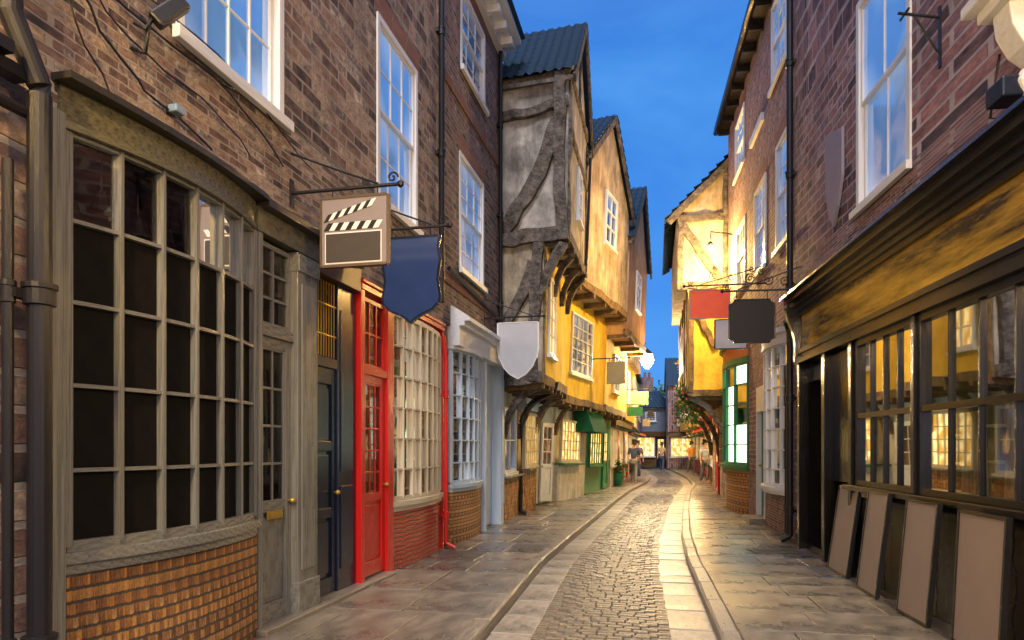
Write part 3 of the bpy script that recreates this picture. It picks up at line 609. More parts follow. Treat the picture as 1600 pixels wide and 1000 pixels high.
for x in (.15,1.5,3.5):
    m=MB(FC); m.path([(x,.04,1.8),(x,.12,2.15),(x,.28,2.45),(x,.46,2.58)],.12,.12); m.build('bracket',TIMBERY,HC,bevel=.01)
tim(FC,HC,(-.02,.42,2.7),(-.02,.42,5.4),.12,.14,TIMBERY)
m=MB(FC); m.tube([(-.1,1.3,8.4),(-.1,1.3,5.6),(-.1,.9,5.3),(-.1,.6,5.1),(-.1,.6,2.9)],.035,8); m.build('drainpipe',IRON,HC)
# ---------------------------------------------------------------- House D
FD=Fr((2.3,21.05),(3.6,25.0),1,lambda x,y,z:(x,y+.035*(z-2.6)*(y>-1),z-.01*(x-2))); LD=FD.L
HD=thing('timber_house',FD.W((2,-2,0)),'orange plastered jettied house furthest along the left terrace before the street lamp','house')
gable_house(FD,HD,LD,[(0,2.6,0,GREEN),(2.6,4.9,.55,PL_YEL),(4.9,7.8,1.15,PL_PINK)],10.0,js=(.6,1.0))
fixwin(FD,HD,1.3,2.4,3.3,4.5,.55,3,3); fixwin(FD,HD,1.5,2.5,6.0,7.2,1.15,2,3); fixwin(FD,HD,.4,2.4,.9,2.0,.02,5,3,GREEN,GWARM); door(FD,HD,2.8,3.6,.05,2.1,.04,GREEN,1,2,3,GWARM)
def plain_house(F,label,fl,ze,zr,mats,tile=TILE,depth=5,wins=True,lit=GWARM,frame=WHITE,awn=None):
    t=thing('terraced_house',F.W((F.L/2,-2,0)),label,'house'); Ln=F.L
    for i,(z0,z1,n,mat) in enumerate(fl):
        m=MB(F); m.box(0,Ln,-depth,n,z0,z1); m.build('storey_wall',mat,t)
        if i==0:
            m=MB(F); m.box(.1,Ln-.1,n,n+.2,z1-.35,z1-.05); m.build('shop_fascia',mats[0],t)
            if awn:
                for q in range(max(1,int(Ln/2.8))):
                    a=.3+q*2.7; m=MB(F); m.hexa([(a,n+.2,2.25),(a+1.8,n+.2,2.25),(a+1.8,n+.8,2.05),(a,n+.8,2.05),(a,n+.2,2.32),(a+1.8,n+.2,2.32),(a+1.8,n+.82,2.1),(a,n+.82,2.1)]); m.build('awning',awn,t)
            k=max(1,int(Ln/2.6))
            for q in range(k):
                a=.2+q*(Ln-.4)/k; w=(Ln-.4)/k
                fixwin(F,t,a,a+w*.62,.8,z1-.4,n+.03,4,3,frame,lit); door(F,t,a+w*.68,a+w*.96,.05,z1-.45,n+.03,mats[1],1,2,3,lit)
        elif wins:
            k=max(1,int(Ln/2.2))
            for q in range(k):
                a=(q+.5)*Ln/k; fixwin(F,t,a-.4,a+.4,z0+.75,min(z1-.3,z0+2.1),n,3,4,glass=GWARM if q%2 else GSKY)
    n=fl[-1][2]; m=MB(F); pantiles(m,(-.1,n+.2,ze-.05),(Ln+.2,0,0),(0,-depth/2-n-.2,zr-ze),.3,.35); pantiles(m,(-.1,-depth,ze-.05),(Ln+.2,0,0),(0,depth/2,zr-ze),.3,.35); m.build('roof',tile,t,smooth=True)
    m=MB(F); m.prism([(n,ze-.05),(-depth,ze-.05),(-depth/2,zr-.05)],0,Ln,'yz'); m.build('gable_wall',fl[-1][3],t)
    m=MB(F); c=Ln*.7; m.box(c-.4,c+.4,-depth/2-.3,-depth/2+.3,zr-.6,zr+.9); m.lathe(c-.15,-depth/2,[(.12,zr+.9),(.1,zr+1.3)],8); m.lathe(c+.2,-depth/2,[(.12,zr+.9),(.1,zr+1.3)],8); m.build('chimney',BR_R,t)
    return t
FE=Fr((3.62,25.1),(5.6,33.0)); plain_house(FE,'far left terrace house with lit shop windows just past the street lamp',[(0,2.6,0,PL_WHT),(2.6,5.0,.35,PL_YEL),(5.0,6.4,.6,PL_CRM)],6.4,8.2,[BROWN,RED],awn=GREENC)
FE2=Fr((5.62,33.1),(7.25,41.0)); plain_house(FE2,'pale far left house at the bend of the street',[(0,2.5,0,PL_WHT),(2.5,5.2,.3,PL_WHT)],5.2,7.0,[NAVY,NAVY],awn=RED)
SLB=surf('plaster_slate_blue',(.14,.19,.28),(.09,.12,.18),rough=.8)
FH=Fr((8.6,49.0),(11.4,49.6)); plain_house(FH,'low blue grey building with lit windows closing the far end of the street',[(0,2.6,0,BROWN),(2.6,4.3,.0,SLB)],4.3,5.8,[BROWN,NAVY],depth=4)
FH2=Fr((7.3,41.1),(8.9,48.5)); plain_house(FH2,'grey house tucked behind the pale house on the far left bend',[(0,2.5,0,BROWN),(2.5,4.2,.2,PL_GREY)],4.2,5.6,[GREEN,NAVY])
# ---------------------------------------------------------------- RIGHT
R1=Fr((3.43,3.0),(4.455,10.7),-1); S1=R1.s
RB1=thing('brick_building',R1.W((3,-2,0)),'pinkish red brick building with black shopfront and painted gold fascia glow at the near right','building')
xe=S1(1243); sh=S1(1262)
wall(R1,RB1,-3.2,xe,0,12.5,[(S1(1425),S1(1340),4.3,6.75),(-3.1,sh,-.05,3.66)],BR_R)
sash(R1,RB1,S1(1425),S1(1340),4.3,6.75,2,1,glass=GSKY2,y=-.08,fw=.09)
e0=S1(1302); en=S1(1340,.1); wA=S1(1433,.1)
m=MB(R1); m.box(-3,en+.2,-.1,.10,0,1.0); m.build('stall_riser',BR_BLK,RB1)
m=MB(R1); m.box(-3,en+.22,-.1,.2,1.0,1.06); m.box(-3,en+.2,-.1,.13,.93,1.0); m.build('shop_sill',BLACK,RB1,bevel=.008)
def shopwin(xa,xb,nc,lab):
    m=MB(R1); zt=1.85
    m.box(xa,xa+.06,.02,.12,1.06,2.72); m.box(xb-.06,xb,.02,.12,1.06,2.72); m.box(xa+.06,xb-.06,.02,.118,2.65,2.72); m.box(xa+.06,xb-.06,.02,.118,1.06,1.12); m.box(xa+.06,xb-.06,.03,.115,zt-.03,zt+.03)
    for i in range(1,nc):
        x=xa+.06+(xb-xa-.12)*i/nc; m.box(x-.013,x+.013,.05,.10,1.12,2.65)
    w=m.build('shop_window',BLACK,RB1,bevel=.004); w['label']=lab
    g=MB(R1)
    for i in range(nc):
        for (za,zb) in ((1.1,zt),(zt,2.68)):
            p=xa+.03+(xb-xa-.06)*i/nc; q=xa+.03+(xb-xa-.06)*(i+1)/nc; j=[R(-.002,.002) for _ in range(2)]
            g.face([(p,.07+j[0],za),(q,.07+j[1],za),(q,.07+j[1],zb),(p,.07+j[0],zb)])
    g.build('pane',GLR,w)
shopwin(wA+.03,en+.02,4,'smaller far pane bay of the black shop window'); shopwin(-.1,wA-.05,7,'long near pane bay of the black shop window'); shopwin(-2.9,-.2,6,'nearest pane bay of the black shop window')
for x,w in ((e0-.06,.12),(wA-.01,.07),(en+.12,.1),(sh-.05,.1)):
    bx1(R1,RB1,'pilaster',BLACK,x-w/2,x+w/2,0,.15,0 if x>en else 1.06,2.72)
bx1(R1,RB1,'side_panel',BLACK,en+.17,e0-.12,-.1,.04,1.06,2.7)
door(R1,RB1,e0,sh-.1,.1,2.45,-.45,BLACK,1.0,2,3,GDIM,1,'black recessed shop door'); m=MB(R1); m.box(e0-.02,e0,-.5,0,0,2.7); m.box(sh-.1,sh,-.5,0,0,2.7); m.box(e0,sh-.1,-.5,-.02,2.45,2.7); m.box(e0,sh-.1,-.5,.05,-.02,.09); m.build('entrance_lining',BLACK,RB1)
m=MB(R1); m.box(-3,sh-.02,-.02,.10,2.92,3.42); m.build('shop_fascia',GOLD_GLOW,RB1)
m=MB(R1); m.box(-3,sh,-.05,.18,2.72,2.78); m.box(-3,sh,-.05,.14,2.78,2.86); m.box(-3,sh,-.05,.17,2.86,2.92); m.box(-3,sh,-.05,.15,3.42,3.48); m.box(-3,sh+.02,-.05,.19,3.48,3.54); m.box(-3,sh+.05,-.05,.24,3.54,3.6); m.box(-3,sh+.1,-.05,.32,3.6,3.68)
m.hexa([(-3,0,3.68),(sh+.12,0,3.68),(sh+.12,.38,3.68),(-3,.38,3.68),(-3,0,3.80),(sh+.12,0,3.80),(sh+.12,.36,3.73),(-3,.36,3.73)]); m.build('shop_cornice',BLACK,RB1)
for x in (sh-.0,):
    m=MB(R1); m.prism([(.1,2.72),(.2,2.75),(.18,3.0),(.22,3.2),(.3,3.4),(.34,3.55),(.1,3.6)],x-.06,x+.06,'yz'); m.build('console_bracket',BLACK,RB1,bevel=.008)
room(R1,RB1,-3,en+.1,.02,2.72,2.0,ROOM_R,-.15)  # yellow wall glow stands in for opposite houses reflected in the panes
for k,(xa,xb) in enumerate(((en-.9,en-.1),(2.2,3.1),(.9,1.8))):
    goods(R1,xa,xb,1.05,[1.9,2.0,1.8][k],-.35,3,['display shelf in the far bay of the black shopfront','display shelf in the middle of the long black shop window','display shelf at the near end of the long black shop window'][k],[CG[3],CG[2],CG[1]])
CURT=surf('drape_cloth',(.7,.66,.55),(.5,.45,.36),rough=.8)
for k,x in enumerate((wA+.35,wA-.5,wA-1.15)):
    m=MB(R1); vs=[];n=24
    for i in range(n+1):
        for z in (1.08,1.4,1.8): vs.append((x+(i/n-.5)*.32*(1.3-.45*(z-1)),-.15+.03*math.sin(i*1.5),z))
    m.idx(vs,[(i*3+j,i*3+3+j,i*3+4+j,i*3+1+j) for i in range(n) for j in (0,1)])
    tag(m.build('draped_cloth',CURT,smooth=True),['cream cloth hanging in the far bay of the black shop window','cream cloth hanging just nearer than the central pilaster of the black shop','cream cloth nearest the viewer in the long black shop window'][k],'cloth')
m=MB(R1); xa=S1(1590,.2)
m.prism([(.0,3.95),(.08,3.93),(.14,4.0),(.1,4.12),(.2,4.2),(.28,4.35),(.3,4.5),(.0,4.5)],xa-.09,xa+.12,'yz')
m.box(xa-.2,xa+.2,0,.36,4.5,4.58); m.box(xa-.25,xa+.26,0,.44,4.58,4.66); m.lathe(xa+.01,.12,[(.03,3.88),(.07,3.95),(.09,4.0),(.05,4.08)],12)
m.build('stone_console',WHITE,RB1,bevel=.012)
t=thing('floodlight',R1.W((S1(1570,.2),.2,3.9)),'blue black floodlight below the white stone console','floodlight')
x=S1(1575,.2); m=MB(R1); m.box(x-.12,x+.1,.12,.3,3.9,4.04); m.build('housing',NAVY,t,bevel=.015); m=MB(R1); m.tube([(x+.15,.0,4.15),(x+.12,.15,4.1),(x+.05,.2,4.0)],.012); m.tube([(x+.2,.0,3.86),(x+.22,.2,3.9),(x+.1,.2,4.3)],.01); m.build('arm',IRON,t)
m=MB(R1); xs=S1(1307)
sp=[(-.34,5.55),(.3,5.72),(.3,4.95),(.16,4.6),(0,4.4),(-.18,4.62),(-.34,4.95)]
sp=[(xs+p[0],p[1]-.05) for p in sp]; m.prism(sp,.01,.05,'xz'); tag(m.build('wall_plaque',surf('plaque_mauve',(.26,.23,.31),(.22,.2,.27),rough=.6),bevel=.008),'mauve shield shaped plaque fixed flat to the pink brick wall','plaque')
t=thing('wall_bracket',R1.W((S1(1465),.0,5.0)),'bare black iron bracket on the pink brick wall beside the large sash window','bracket')
x=S1(1470); m=MB(R1); m.tube([(x,0,5.35),(x,.36,5.42)],.014); m.tube([(x,0,5.0),(x,.22,5.38)],.011); m.box(x-.02,x+.02,0,.015,4.9,5.45); m.tube([(x-.08,.3,5.41),(x+.1,.3,5.41)],.011); m.build('arm',IRON,t)
pipe(R1,RB1,xe-.06,.1,0,12,.05)
m=MB(R1); x=xe-.06; m.tube([(x+.0,.1,2.0),(x+.02,.12,3.3),(x-.1,.2,3.45),(x-.25,.2,3.4)],.03,8); m.build('waste_pipe',IRON,RB1)
# R2
R2=Fr((4.47,10.75),(5.7,18.0),-1); S2=R2.s
RB2=thing('brick_building',R2.W((3,-2,0)),'dark red brick building with white sash windows and two bow shop windows on the right','building')
xe=R2.L; bw0,bw1=S2(1239),S2(1199); d0,d1=S2(1196),S2(1183); g0,g1=S2(1170),S2(1140)
ops=[(S2(1237),S2(1214),4.95,6.8),(S2(1198),S2(1180),5.0,6.75),(S2(1166),S2(1152),5.2,6.7),(S2(1231),S2(1207),8.0,9.5),(S2(1164),S2(1150),8.0,9.3),(bw0,bw1,.85,3.3),(d0,d1,-.02,2.7),(g0,g1,.95,3.6)]
wall(R2,RB2,0,xe,0,9.8,ops,BR_R)
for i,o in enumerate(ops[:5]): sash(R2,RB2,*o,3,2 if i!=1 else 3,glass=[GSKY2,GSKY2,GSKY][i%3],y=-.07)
m=MB(R2); m.box(S2(1194),S2(1175),0,.06,7.85,8.0); m.build('ledge',WHITE,RB2)
bow(R2,RB2,bw0,bw1,[3.2,2.85,2.5,2.15,1.8,1.45,1.12,.85],.2,6,WHITE,GL,.0,.024,.07)
m=MB(R2); arcslab(m,bw0,bw1,.22,3.2,3.38,.04,-.1); arcslab(m,bw0,bw1,.28,3.38,3.46,.06,-.1); m.build('bow_cornice',WHITE,RB2)
room(R2,RB2,bw0,bw1,.8,3.3,1.0,ROOM_C,-.2)
door(R2,RB2,d0+.05,d1-.05,.12,2.2,-.1,GREEN,1.1,2,3,GDIM); m=MB(R2); m.box(d0,d0+.05,-.14,.02,.1,2.7); m.box(d1-.05,d1,-.14,.02,.1,2.7); m.box(d0+.05,d1-.05,-.14,.02,2.2,2.7); m.build('door_surround',WHITE,RB2); m=MB(R2); m.box(d0,d1,-.14,.3,-.01,.11); m.build('doorstep',KERB,RB2)
GBR=emit('interior_glow_pale',(.85,1.0,.8),2.2)
bow(R2,RB2,g0,g1,[3.35,2.9,2.45,2.0,1.55,1.12],.30,5,GREEN,GL,.02,.022,.06)
m=MB(R2); arcslab(m,g0,g1,.30,3.36,3.5,.04,-.1); m.build('bow_fascia',GREEN,RB2)
m=MB(R2); arcslab(m,g0,g1,.36,3.78,3.88,.06,-.1); m.build('bow_cornice',GREEN,RB2)
m=MB(R2); arcslab(m,g0,g1,.29,3.5,3.78,.03,-.1); m.build('bow_frieze',surf('paint_orange',(.6,.2,.05),(.5,.15,.04)),RB2)
m=MB(R2); arcslab(m,g0,g1,.24,0,.98,.0,-.05); m.build('stall_riser',BR_O,RB2)
A=arc(g0,g1,.30,5,.02); m=MB(R2)
for p,q in zip(A,A[1:]): m.face([(p[0],p[1]-.09,1.1),(q[0],q[1]-.09,1.1),(q[0],q[1]-.09,3.36),(p[0],p[1]-.09,3.36)])
m.build('glow_sheet',GBR,RB2)  # emissive sheet close behind the panes, standing in for a bright interior
m=MB(R2); m.box(-.1,xe+.1,0,.25,9.75,9.85); m.tube([(-.1,.3,9.85),(xe+.15,.3,9.85)],.07,8)
for i in range(10): x=.3+i*.75; m.box(x,x+.08,0,.28,9.62,9.75)
m.build('gutter',BLACK,RB2); m=MB(R2); m.hexa([(-.1,.3,9.9),(xe+.1,.3,9.9),(xe+.1,.35,9.95),(-.1,.35,9.95),(-.1,-2.5,12),(xe+.1,-2.5,12),(xe+.1,-2.5,12.1),(-.1,-2.5,12.1)]); m.build('roof',TILE,RB2)
pipe(R2,RB2,S2(1228,.1),.09,0,2.6,.03,shoe=False)
# F house
FF=Fr((5.82,18.15),(7.05,24.0),-1,lambda x,y,z:(x,y,z+.02*(y-.5))); LF=FF.L
HF=thing('timber_house',FF.W((3,-2,0)),'jettied timber framed house with cream gable and yellow middle storey on the right','house')
n1,n2=1.12,1.4
for z0,z1,n,mt in ((0,2.9,0,BR_R),(2.9,5.8,n1,PL_YEL),(5.8,7.75,n2,PL_CRM)):
    m=MB(FF); m.box(0,LF,-4,n,z0,z1); m.build('storey_wall',mt,HF)
zr=7.75+3.0
m=MB(FF); m.prism([(n2,7.75),(-4,7.75),(-1.6,zr)],0,LF,'yz'); m.build('gable_wall',PL_CRM,HF)
m=MB(FF); pantiles(m,(-.2,n2+.25,7.55),(LF+.4,0,0),(0,-3.1-.15,zr-7.5)); m.build('roof',TILE,HF,smooth=True)
tim(FF,HF,(-.12,n2+.22,7.5),(-.12,-1.6,zr),.1,.16)
for p,q,w,h,sg in [((-.03,n2-.1,5.7),(-.03,n2-.1,7.7),.18,.16,(0,0,0)),((-.03,n2,5.8),(-.03,-.2,5.85),.12,.2,(0,0,0)),((-.03,n2,7.62),(-.03,-.3,7.62),.1,.18,(0,0,0)),((-.04,n2-.15,7.5),(-.04,.3,5.95),.1,.2,(0,.08,.08)),((-.03,.15,5.9),(-.03,.15,8.9),.16,.12,(0,0,0)),
                ((-.03,n1-.08,2.95),(-.03,n1-.08,5.7),.17,.14,(0,0,0)),((-.03,n1,2.95),(-.03,-.1,2.95),.12,.18,(0,0,0)),((-.04,n1-.1,5.5),(-.04,.4,4.2),.1,.16,(0,.06,.06))]:
    tim(FF,HF,p,q,w,h,TIMBERY if q[2]<5.75 else TIMBER,sag=sg)
for x in (.12,2.9,LF-.1):
    m=MB(FF); m.path([(x,.03,1.2),(x,.1,1.7),(x,.3,2.2),(x,.65,2.62),(x,1.08,2.84)],.14,.15); m.build('bracket',TIMBER,HF,bevel=.01)
for x in (.1,1.5,3,4.5,LF-.1): tim(FF,HF,(x,n1+.01,2.95),(x,n1+.01,5.75),.14,.05,TIMBERY)
fixwin(FF,HF,1.7,2.8,3.7,5.0,n1,3,4); fixwin(FF,HF,3.2,4.3,3.7,5.0,n1,3,4); fixwin(FF,HF,.4,2.4,1.0,2.3,.03,5,3,BROWN,GWARM); door(FF,HF,3.2,4.1,.05,2.2,.04,RED,1,2,3,GWARM)
for k in range(9): x=.2+k*(LF-.4)/8; m=MB(FF); m.beam((x,0,2.82),(x,n1-.02,2.82),.11,.13,3,.006); m.build('joist',TIMBERY,HF)
FG=Fr((7.3,24.3),(9.5,33.0),-1); plain_house(FG,'right hand terrace house with red shopfront beyond the cream timber gable',[(0,2.6,0,RED),(2.6,5.2,.5,PL_CRM)],5.2,7.2,[RED,BROWN],TILER,awn=RED)
FG2=Fr((9.6,33.1),(11.9,45.0),-1); plain_house(FG2,'furthest right hand terrace with reddish lower storey near the bend',[(0,2.5,0,BR_R),(2.5,5.4,.8,PL_YEL)],5.4,7.8,[BROWN,RED],TILE,awn=CRM)
FG3=Fr((10.6,46.5),(13.2,46.0)); plain_house(FG3,'dark gabled house standing tallest at the far end of the street',[(0,2.5,0,BR_R),(2.5,5.6,.3,BR_R)],5.6,7.9,[BROWN,RED],TILE)
# ---------------------------------------------------------------- hanging signs
def scroll(m,cx,cz,r,y,turn=1.6,sg=1,th=.009,ph=0):
    pts=[]
    for i in range(22):
        t=i/21; a=ph+sg*t*turn*2*math.pi; rr=r*(1-.85*t); pts.append((cx+rr*math.cos(a),y,cz+rr*math.sin(a)))
    m.tube(pts,th,5)
def sign(F,uw,u0,u1,v0,v1,shape,mat,label,bmat=None,rim=None,gap=.1,orn=1,group=None,wn=0,extra=.12,rimw=.02):
    s=F.s(uw,wn); n0,n1=F.nof(s,u0),F.nof(s,u1); bmat=bmat or IRON
    z1=F.zat(s,(n0+n1)/2,v0); z0=F.zat(s,(n0+n1)/2,v1)
    wf=F.wf; F.wf=None; P0=F.W((s,n0,0));P1=F.W((s,n1,0)); F.wf=wf
    G=Fr((P0.x,P0.y),(P1.x,P1.y),1); w=G.L; h=z1-z0
    left=n0<n1
    t=thing('hanging_sign',G.W((w/2,0,z0)),label,'sign',group)
    if shape=='rect': poly=[(0,0),(w,0),(w,h),(0,h)]
    elif shape=='shield': poly=[(.0,h),(.04*w,.86*h),(.0,.72*h),(.05*w,.5*h),(0,.3*h),(.02*w,.22*h),(.12*w,.15*h),(.3*w,.1*h),(.42*w,.05*h),(.5*w,0),(.58*w,.05*h),(.7*w,.1*h),(.88*w,.15*h),(.98*w,.22*h),(w,.3*h),(.95*w,.5*h),(w,.72*h),(.96*w,.86*h),(w,h)]
    elif shape=='heater': poly=[(0,h),(0,.55*h),(.04*w,.36*h),(.14*w,.2*h),(.3*w,.08*h),(.5*w,0),(.7*w,.08*h),(.86*w,.2*h),(.96*w,.36*h),(w,.55*h),(w,h)]
    elif shape=='round': poly=[(w/2+w/2*math.cos(a*math.pi/12),h/2+h/2*math.sin(a*math.pi/12)) for a in range(24)]
    else:
        c=.1*w; poly=[(c,0),(w-c,0),(w-c*.7,c*.7),(w,c),(w,h-c),(w-c*.7,h-c*.7),(w-c,h),(c,h),(c*.7,h-c*.7),(0,h-c),(0,c),(c*.7,c*.7)]
    poly=[(x,z+z0) for x,z in poly]
    m=MB(G); m.prism(poly,-.02,.02,'xz'); m.build('board',mat,t,bevel=.003)
    if rim:
        m=MB(G); n=len(poly)
        for i in range(n):
            a,b=poly[i],poly[(i+1)%n]; m.beam((a[0],0,a[1]),(b[0],0,b[1]),.055,rimw)
        m.build('rim',rim,t)
    zb=z1+gap
    if left: xw=-(n0-wn); xo=w+extra
    else: xw=w+(n1-wn); xo=-extra
    m=MB(G); m.tube([(xw,0,zb),(xo,0,zb)],.016,7); m.lathe(xo,0,[(.01,zb-.03),(.028,zb-.015),(.03,zb),(.028,zb+.015),(.01,zb+.03)],8)
    for x in (w*.15,w*.85): m.tube([(x,0,z1-.01),(x,0,zb)],.008,5)
    m.box(xw,xw+.012,-.03,.03,zb-.12,zb+.12)
    d=1 if xo>xw else -1; l=abs(xo-xw)
    if orn>=1:
        m.tube([(xw,0,zb+.35),(xw+d*l*.45,0,zb+.16),(xw+d*l*.8,0,zb+.02)],.01,6); scroll(m,xw+d*l*.93,zb+.06,.05,0,1.3,d)
    if orn>=2:
        for k in range(3): scroll(m,xw+d*l*(.2+.22*k),zb+.12+.03*k,.085,0,1.5,(-1)**k,.009,k)
        scroll(m,xw+d*l*.5,zb+.28,.06,0,1.5,-d); scroll(m,xw+d*l*.62,zb+.33,.05,0,1.5,d)
    m.build('bracket',bmat,t,smooth=False)
    return t,G,w,h,z0
CLB=surf('sign_mauve',(.25,.205,.19),(.22,.18,.165),rough=.6,bump=.05); DKP=surf('sign_dark',(.018,.013,.012),(.014,.011,.010),rough=.6,bump=.05,spec=.3); WP=surf('sign_white',(.8,.76,.68),(.72,.68,.6),rough=.5,bump=.03)
t,G,w,h,z0=sign(L,455,505,605,308,415,'rect',CLB,'square hanging sign with a film clapperboard drawn on it',rim=BROWN,orn=1,gap=.08)
yk=.021
m=MB(G); m.box(.05*w,.93*w,yk-.002,yk+.003,z0+.03*h,z0+.49*h); m.build('slate_border',WP,t)
m=MB(G); m.box(.065*w,.915*w,yk+.003,yk+.006,z0+.05*h,z0+.47*h); m.build('slate',surf('slate_brown',(.05,.038,.026),(.04,.03,.02),rough=.6),t)
def bar(x0,zc,x1,zc1,th,name,k=5):
    m=MB(G); dk=MB(G)
    for i in range(k*2):
        a=i/(2*k); b=(i+1)/(2*k); tgt=m if i%2 else dk
        xa=x0+(x1-x0)*a; xb=x0+(x1-x0)*b; za=zc+(zc1-zc)*a; zb_=zc+(zc1-zc)*b; sk=.07*w
        tgt.prism([(xa,za-th/2),(xb,zb_-th/2),(xb+sk,zb_+th/2),(xa+sk,za+th/2)],yk-.001,yk+.005,'xz')
    dk.build(name,DKP,t); m.build('white_stripe',WP,t)
bar(.03*w,z0+.575*h,.88*w,z0+.575*h,.11*h,'clapper_stick'); bar(.03*w,z0+.70*h,.78*w,z0+.90*h,.11*h,'clapper_stick')
BLUE=surf('sign_blue',(.018,.045,.14),(.014,.036,.12),rough=.45,bump=.05); PALE=surf('sign_pale',(.46,.47,.50),(.41,.42,.45),rough=.5,bump=.05)
sign(L,567,600,686,371,505,'shield',BLUE,'dark blue shield shaped hanging sign beside the clapperboard sign',rim=NAVY,orn=1)
sign(L,757,779,840,504,592,'heater',PALE,'pale grey shield hanging sign in front of the timber framed house',rim=WHITE,orn=1,rimw=.015)
OLV=surf('sign_olive',(.2,.17,.09),(.17,.14,.08),rough=.6); LGR=surf('sign_leaf',(.13,.24,.06),(.1,.2,.05))
sign(FD,925,948,977,565,600,'rect',OLV,'square olive hanging sign on the yellow house to the left of the street lamp',orn=0,wn=.5)
sign(FE,960,985,1013,612,633,'rect',LGR,'light green oblong hanging sign below the street lamp',orn=0)
sign(FE,955,980,1004,636,650,'rect',GREEN,'small dark green hanging sign under the light green sign',orn=0)
sign(FE2,983,1004,1016,655,666,'rect',OLV,'tiny olive hanging sign on the pale house at the far left bend',orn=0)
sign(FE2,986,1012,1021,641,651,'rect',DKP,'tiny dark hanging sign on the pale house at the far left bend',orn=0)
REDS=surf('sign_red',(.75,.08,.015),(.65,.06,.012),rough=.5,bump=.05)
sign(R2,1198,1079,1139,453,497,'rect',REDS,'orange red oblong hanging sign on the right, left of the black sign',rim=CLB,orn=2,gap=.09)
sign(R2,1180,1118,1166,499,545,'rect',PALE,'pale grey hanging sign partly hidden behind the black sign',rim=NAVY,orn=0)
sign(R1,1252,1141,1209,468,536,'notch',DKP,'black notched corner hanging sign under an ornate iron scroll bracket',rim=BLACK,orn=2,gap=.14,rimw=.012)
sign(FF,1118,1062,1084,572,600,'rect',DKP,'dark hanging sign under a gilded scroll bracket far down the right side',bmat=GILT,orn=2)
sign(FG,1085,1038,1054,643,657,'round',DKP,'small round dark hanging sign far down the street on the right',orn=1)
sign(FG,1100,1083,1098,658,670,'rect',REDS,'tiny red hanging sign over the far right shops',orn=0)
sign(FG2,1082,1058,1070,655,666,'rect',WP,'tiny white hanging sign over the furthest right shops',orn=0)
sign(FG2,1078,1044,1055,668,678,'rect',GREEN,'tiny green hanging sign low over the furthest right shops',orn=1)
sign(FG,1092,1066,1082,628,642,'rect',OLV,'tiny olive hanging sign above the red awning on the right',bmat=GILT,orn=1)
# ---------------------------------------------------------------- leaning boards
TAN=surf('board_tan',(.33,.26,.21),(.30,.235,.19),rough=.5,bump=.05)
LB_=['narrowest and furthest brown board leaning on the black shopfront','brown board leaning second from the far end of the row','wide brown board leaning second nearest the viewer','nearest and largest brown board leaning on the black shopfront']
for k,(p,q,hh) in enumerate([((3.80,7.73),(3.906,8.42),1.03),((3.585,6.70),(3.68,7.27),1.04),((3.435,5.63),(3.52,6.23),1.03),((3.30,4.60),(3.395,5.25),1.02)]):
    G=Fr(p,q,-1); w=G.L; t=thing('leaning_board',G.W((w/2,0,0)),LB_[k],'board','boards leaning under the black shop window')
    le=[-.14,-.12,-.09,-.05][k]
    def bx(m,x0,x1,z0,z1,a,b):
        m.hexa([(x0,a+le*z0,z0),(x1,a+le*z0,z0),(x1,b+le*z0,z0),(x0,b+le*z0,z0),(x0,a+le*z1,z1),(x1,a+le*z1,z1),(x1,b+le*z1,z1),(x0,b+le*z1,z1)])
    m=MB(G); bx(m,.02,w-.02,.03,hh-.02,-.01,.012); m.build('panel',TAN,t)
    m=MB(G); bx(m,0,.022,.008,hh,-.02,.022); bx(m,w-.022,w,.008,hh,-.02,.022); bx(m,.022,w-.022,.008,.03,-.02,.02); bx(m,.022,w-.022,hh-.022,hh,-.02,.02); m.build('frame',BLACK,t)
m=MB(); gx,gy=3.45,9.6
for i in range(10): m.box(gx+i*.06,gx+i*.06+.03,gy,gy+.35,.008,.018)
m.box(gx-.03,gx,gy-.03,gy+.38,.008,.02); m.box(gx+.6,gx+.63,gy-.03,gy+.38,.008,.02); m.box(gx,gx+.6,gy-.03,gy,.008,.019); m.box(gx,gx+.6,gy+.35,gy+.38,.008,.019)
tag(m.build('drain_grate',surf('worn_iron',(.12,.11,.10),(.06,.055,.05),rough=.4)),'iron grate set in the right hand flagstones','drain grate')
def basket(x,y,z,label,rr=.42):
    t=thing('hanging_basket',(x,y,z-.2),label,'flower basket')
    c=Vector((x,y,z)); m=MB(); m.lathe(c.x,c.y,[(.05,c.z-.2),(.2,c.z-.12),(.25,c.z)],12)
    for a in (0,2.1,4.2): m.tube([(c.x+.24*math.cos(a),c.y+.24*math.sin(a),c.z),(c.x,c.y,c.z+.6)],.006,4)
    m.tube([(c.x,c.y,c.z+.6),(c.x+.5,c.y+.1,c.z+.65)],.012,5); m.build('basket',IRON,t)
    for nm,mt,cnt in (('foliage',LEAF,620),('flower_heads',FLOW,90)):
        m=MB()
        for i in range(cnt):
            a=R(0,6.28); r=R(.08,rr); p=c+Vector((r*math.cos(a),r*math.sin(a),R(-.8,.25)*(1 if r>.15 else .3))); q=.045
            u=Vector((R(-1,1),R(-1,1),R(-1,1))).normalized()*q; v=Vector((R(-1,1),R(-1,1),R(-1,1))).normalized()*q; m.face([p-u,p-v,p+u,p+v])
        tag(m.build(nm,mt,t),None,None,kind='stuff')
basket(4.86,18.9,2.95,'hanging flower basket with trailing green leaves in front of the right hand timber house',.38)
basket(7.9,29.5,2.7,'smaller hanging flower basket further down the right side',.4)
t=thing('planter',(4.05,26.4,0),'small green tub with a bushy plant on the left pavement','planter')
m=MB(); m.lathe(4.05,26.4,[(.2,0),(.26,.2),(.28,.5),(.25,.5)],14); m.build('tub',GREEN,t)
m=MB()
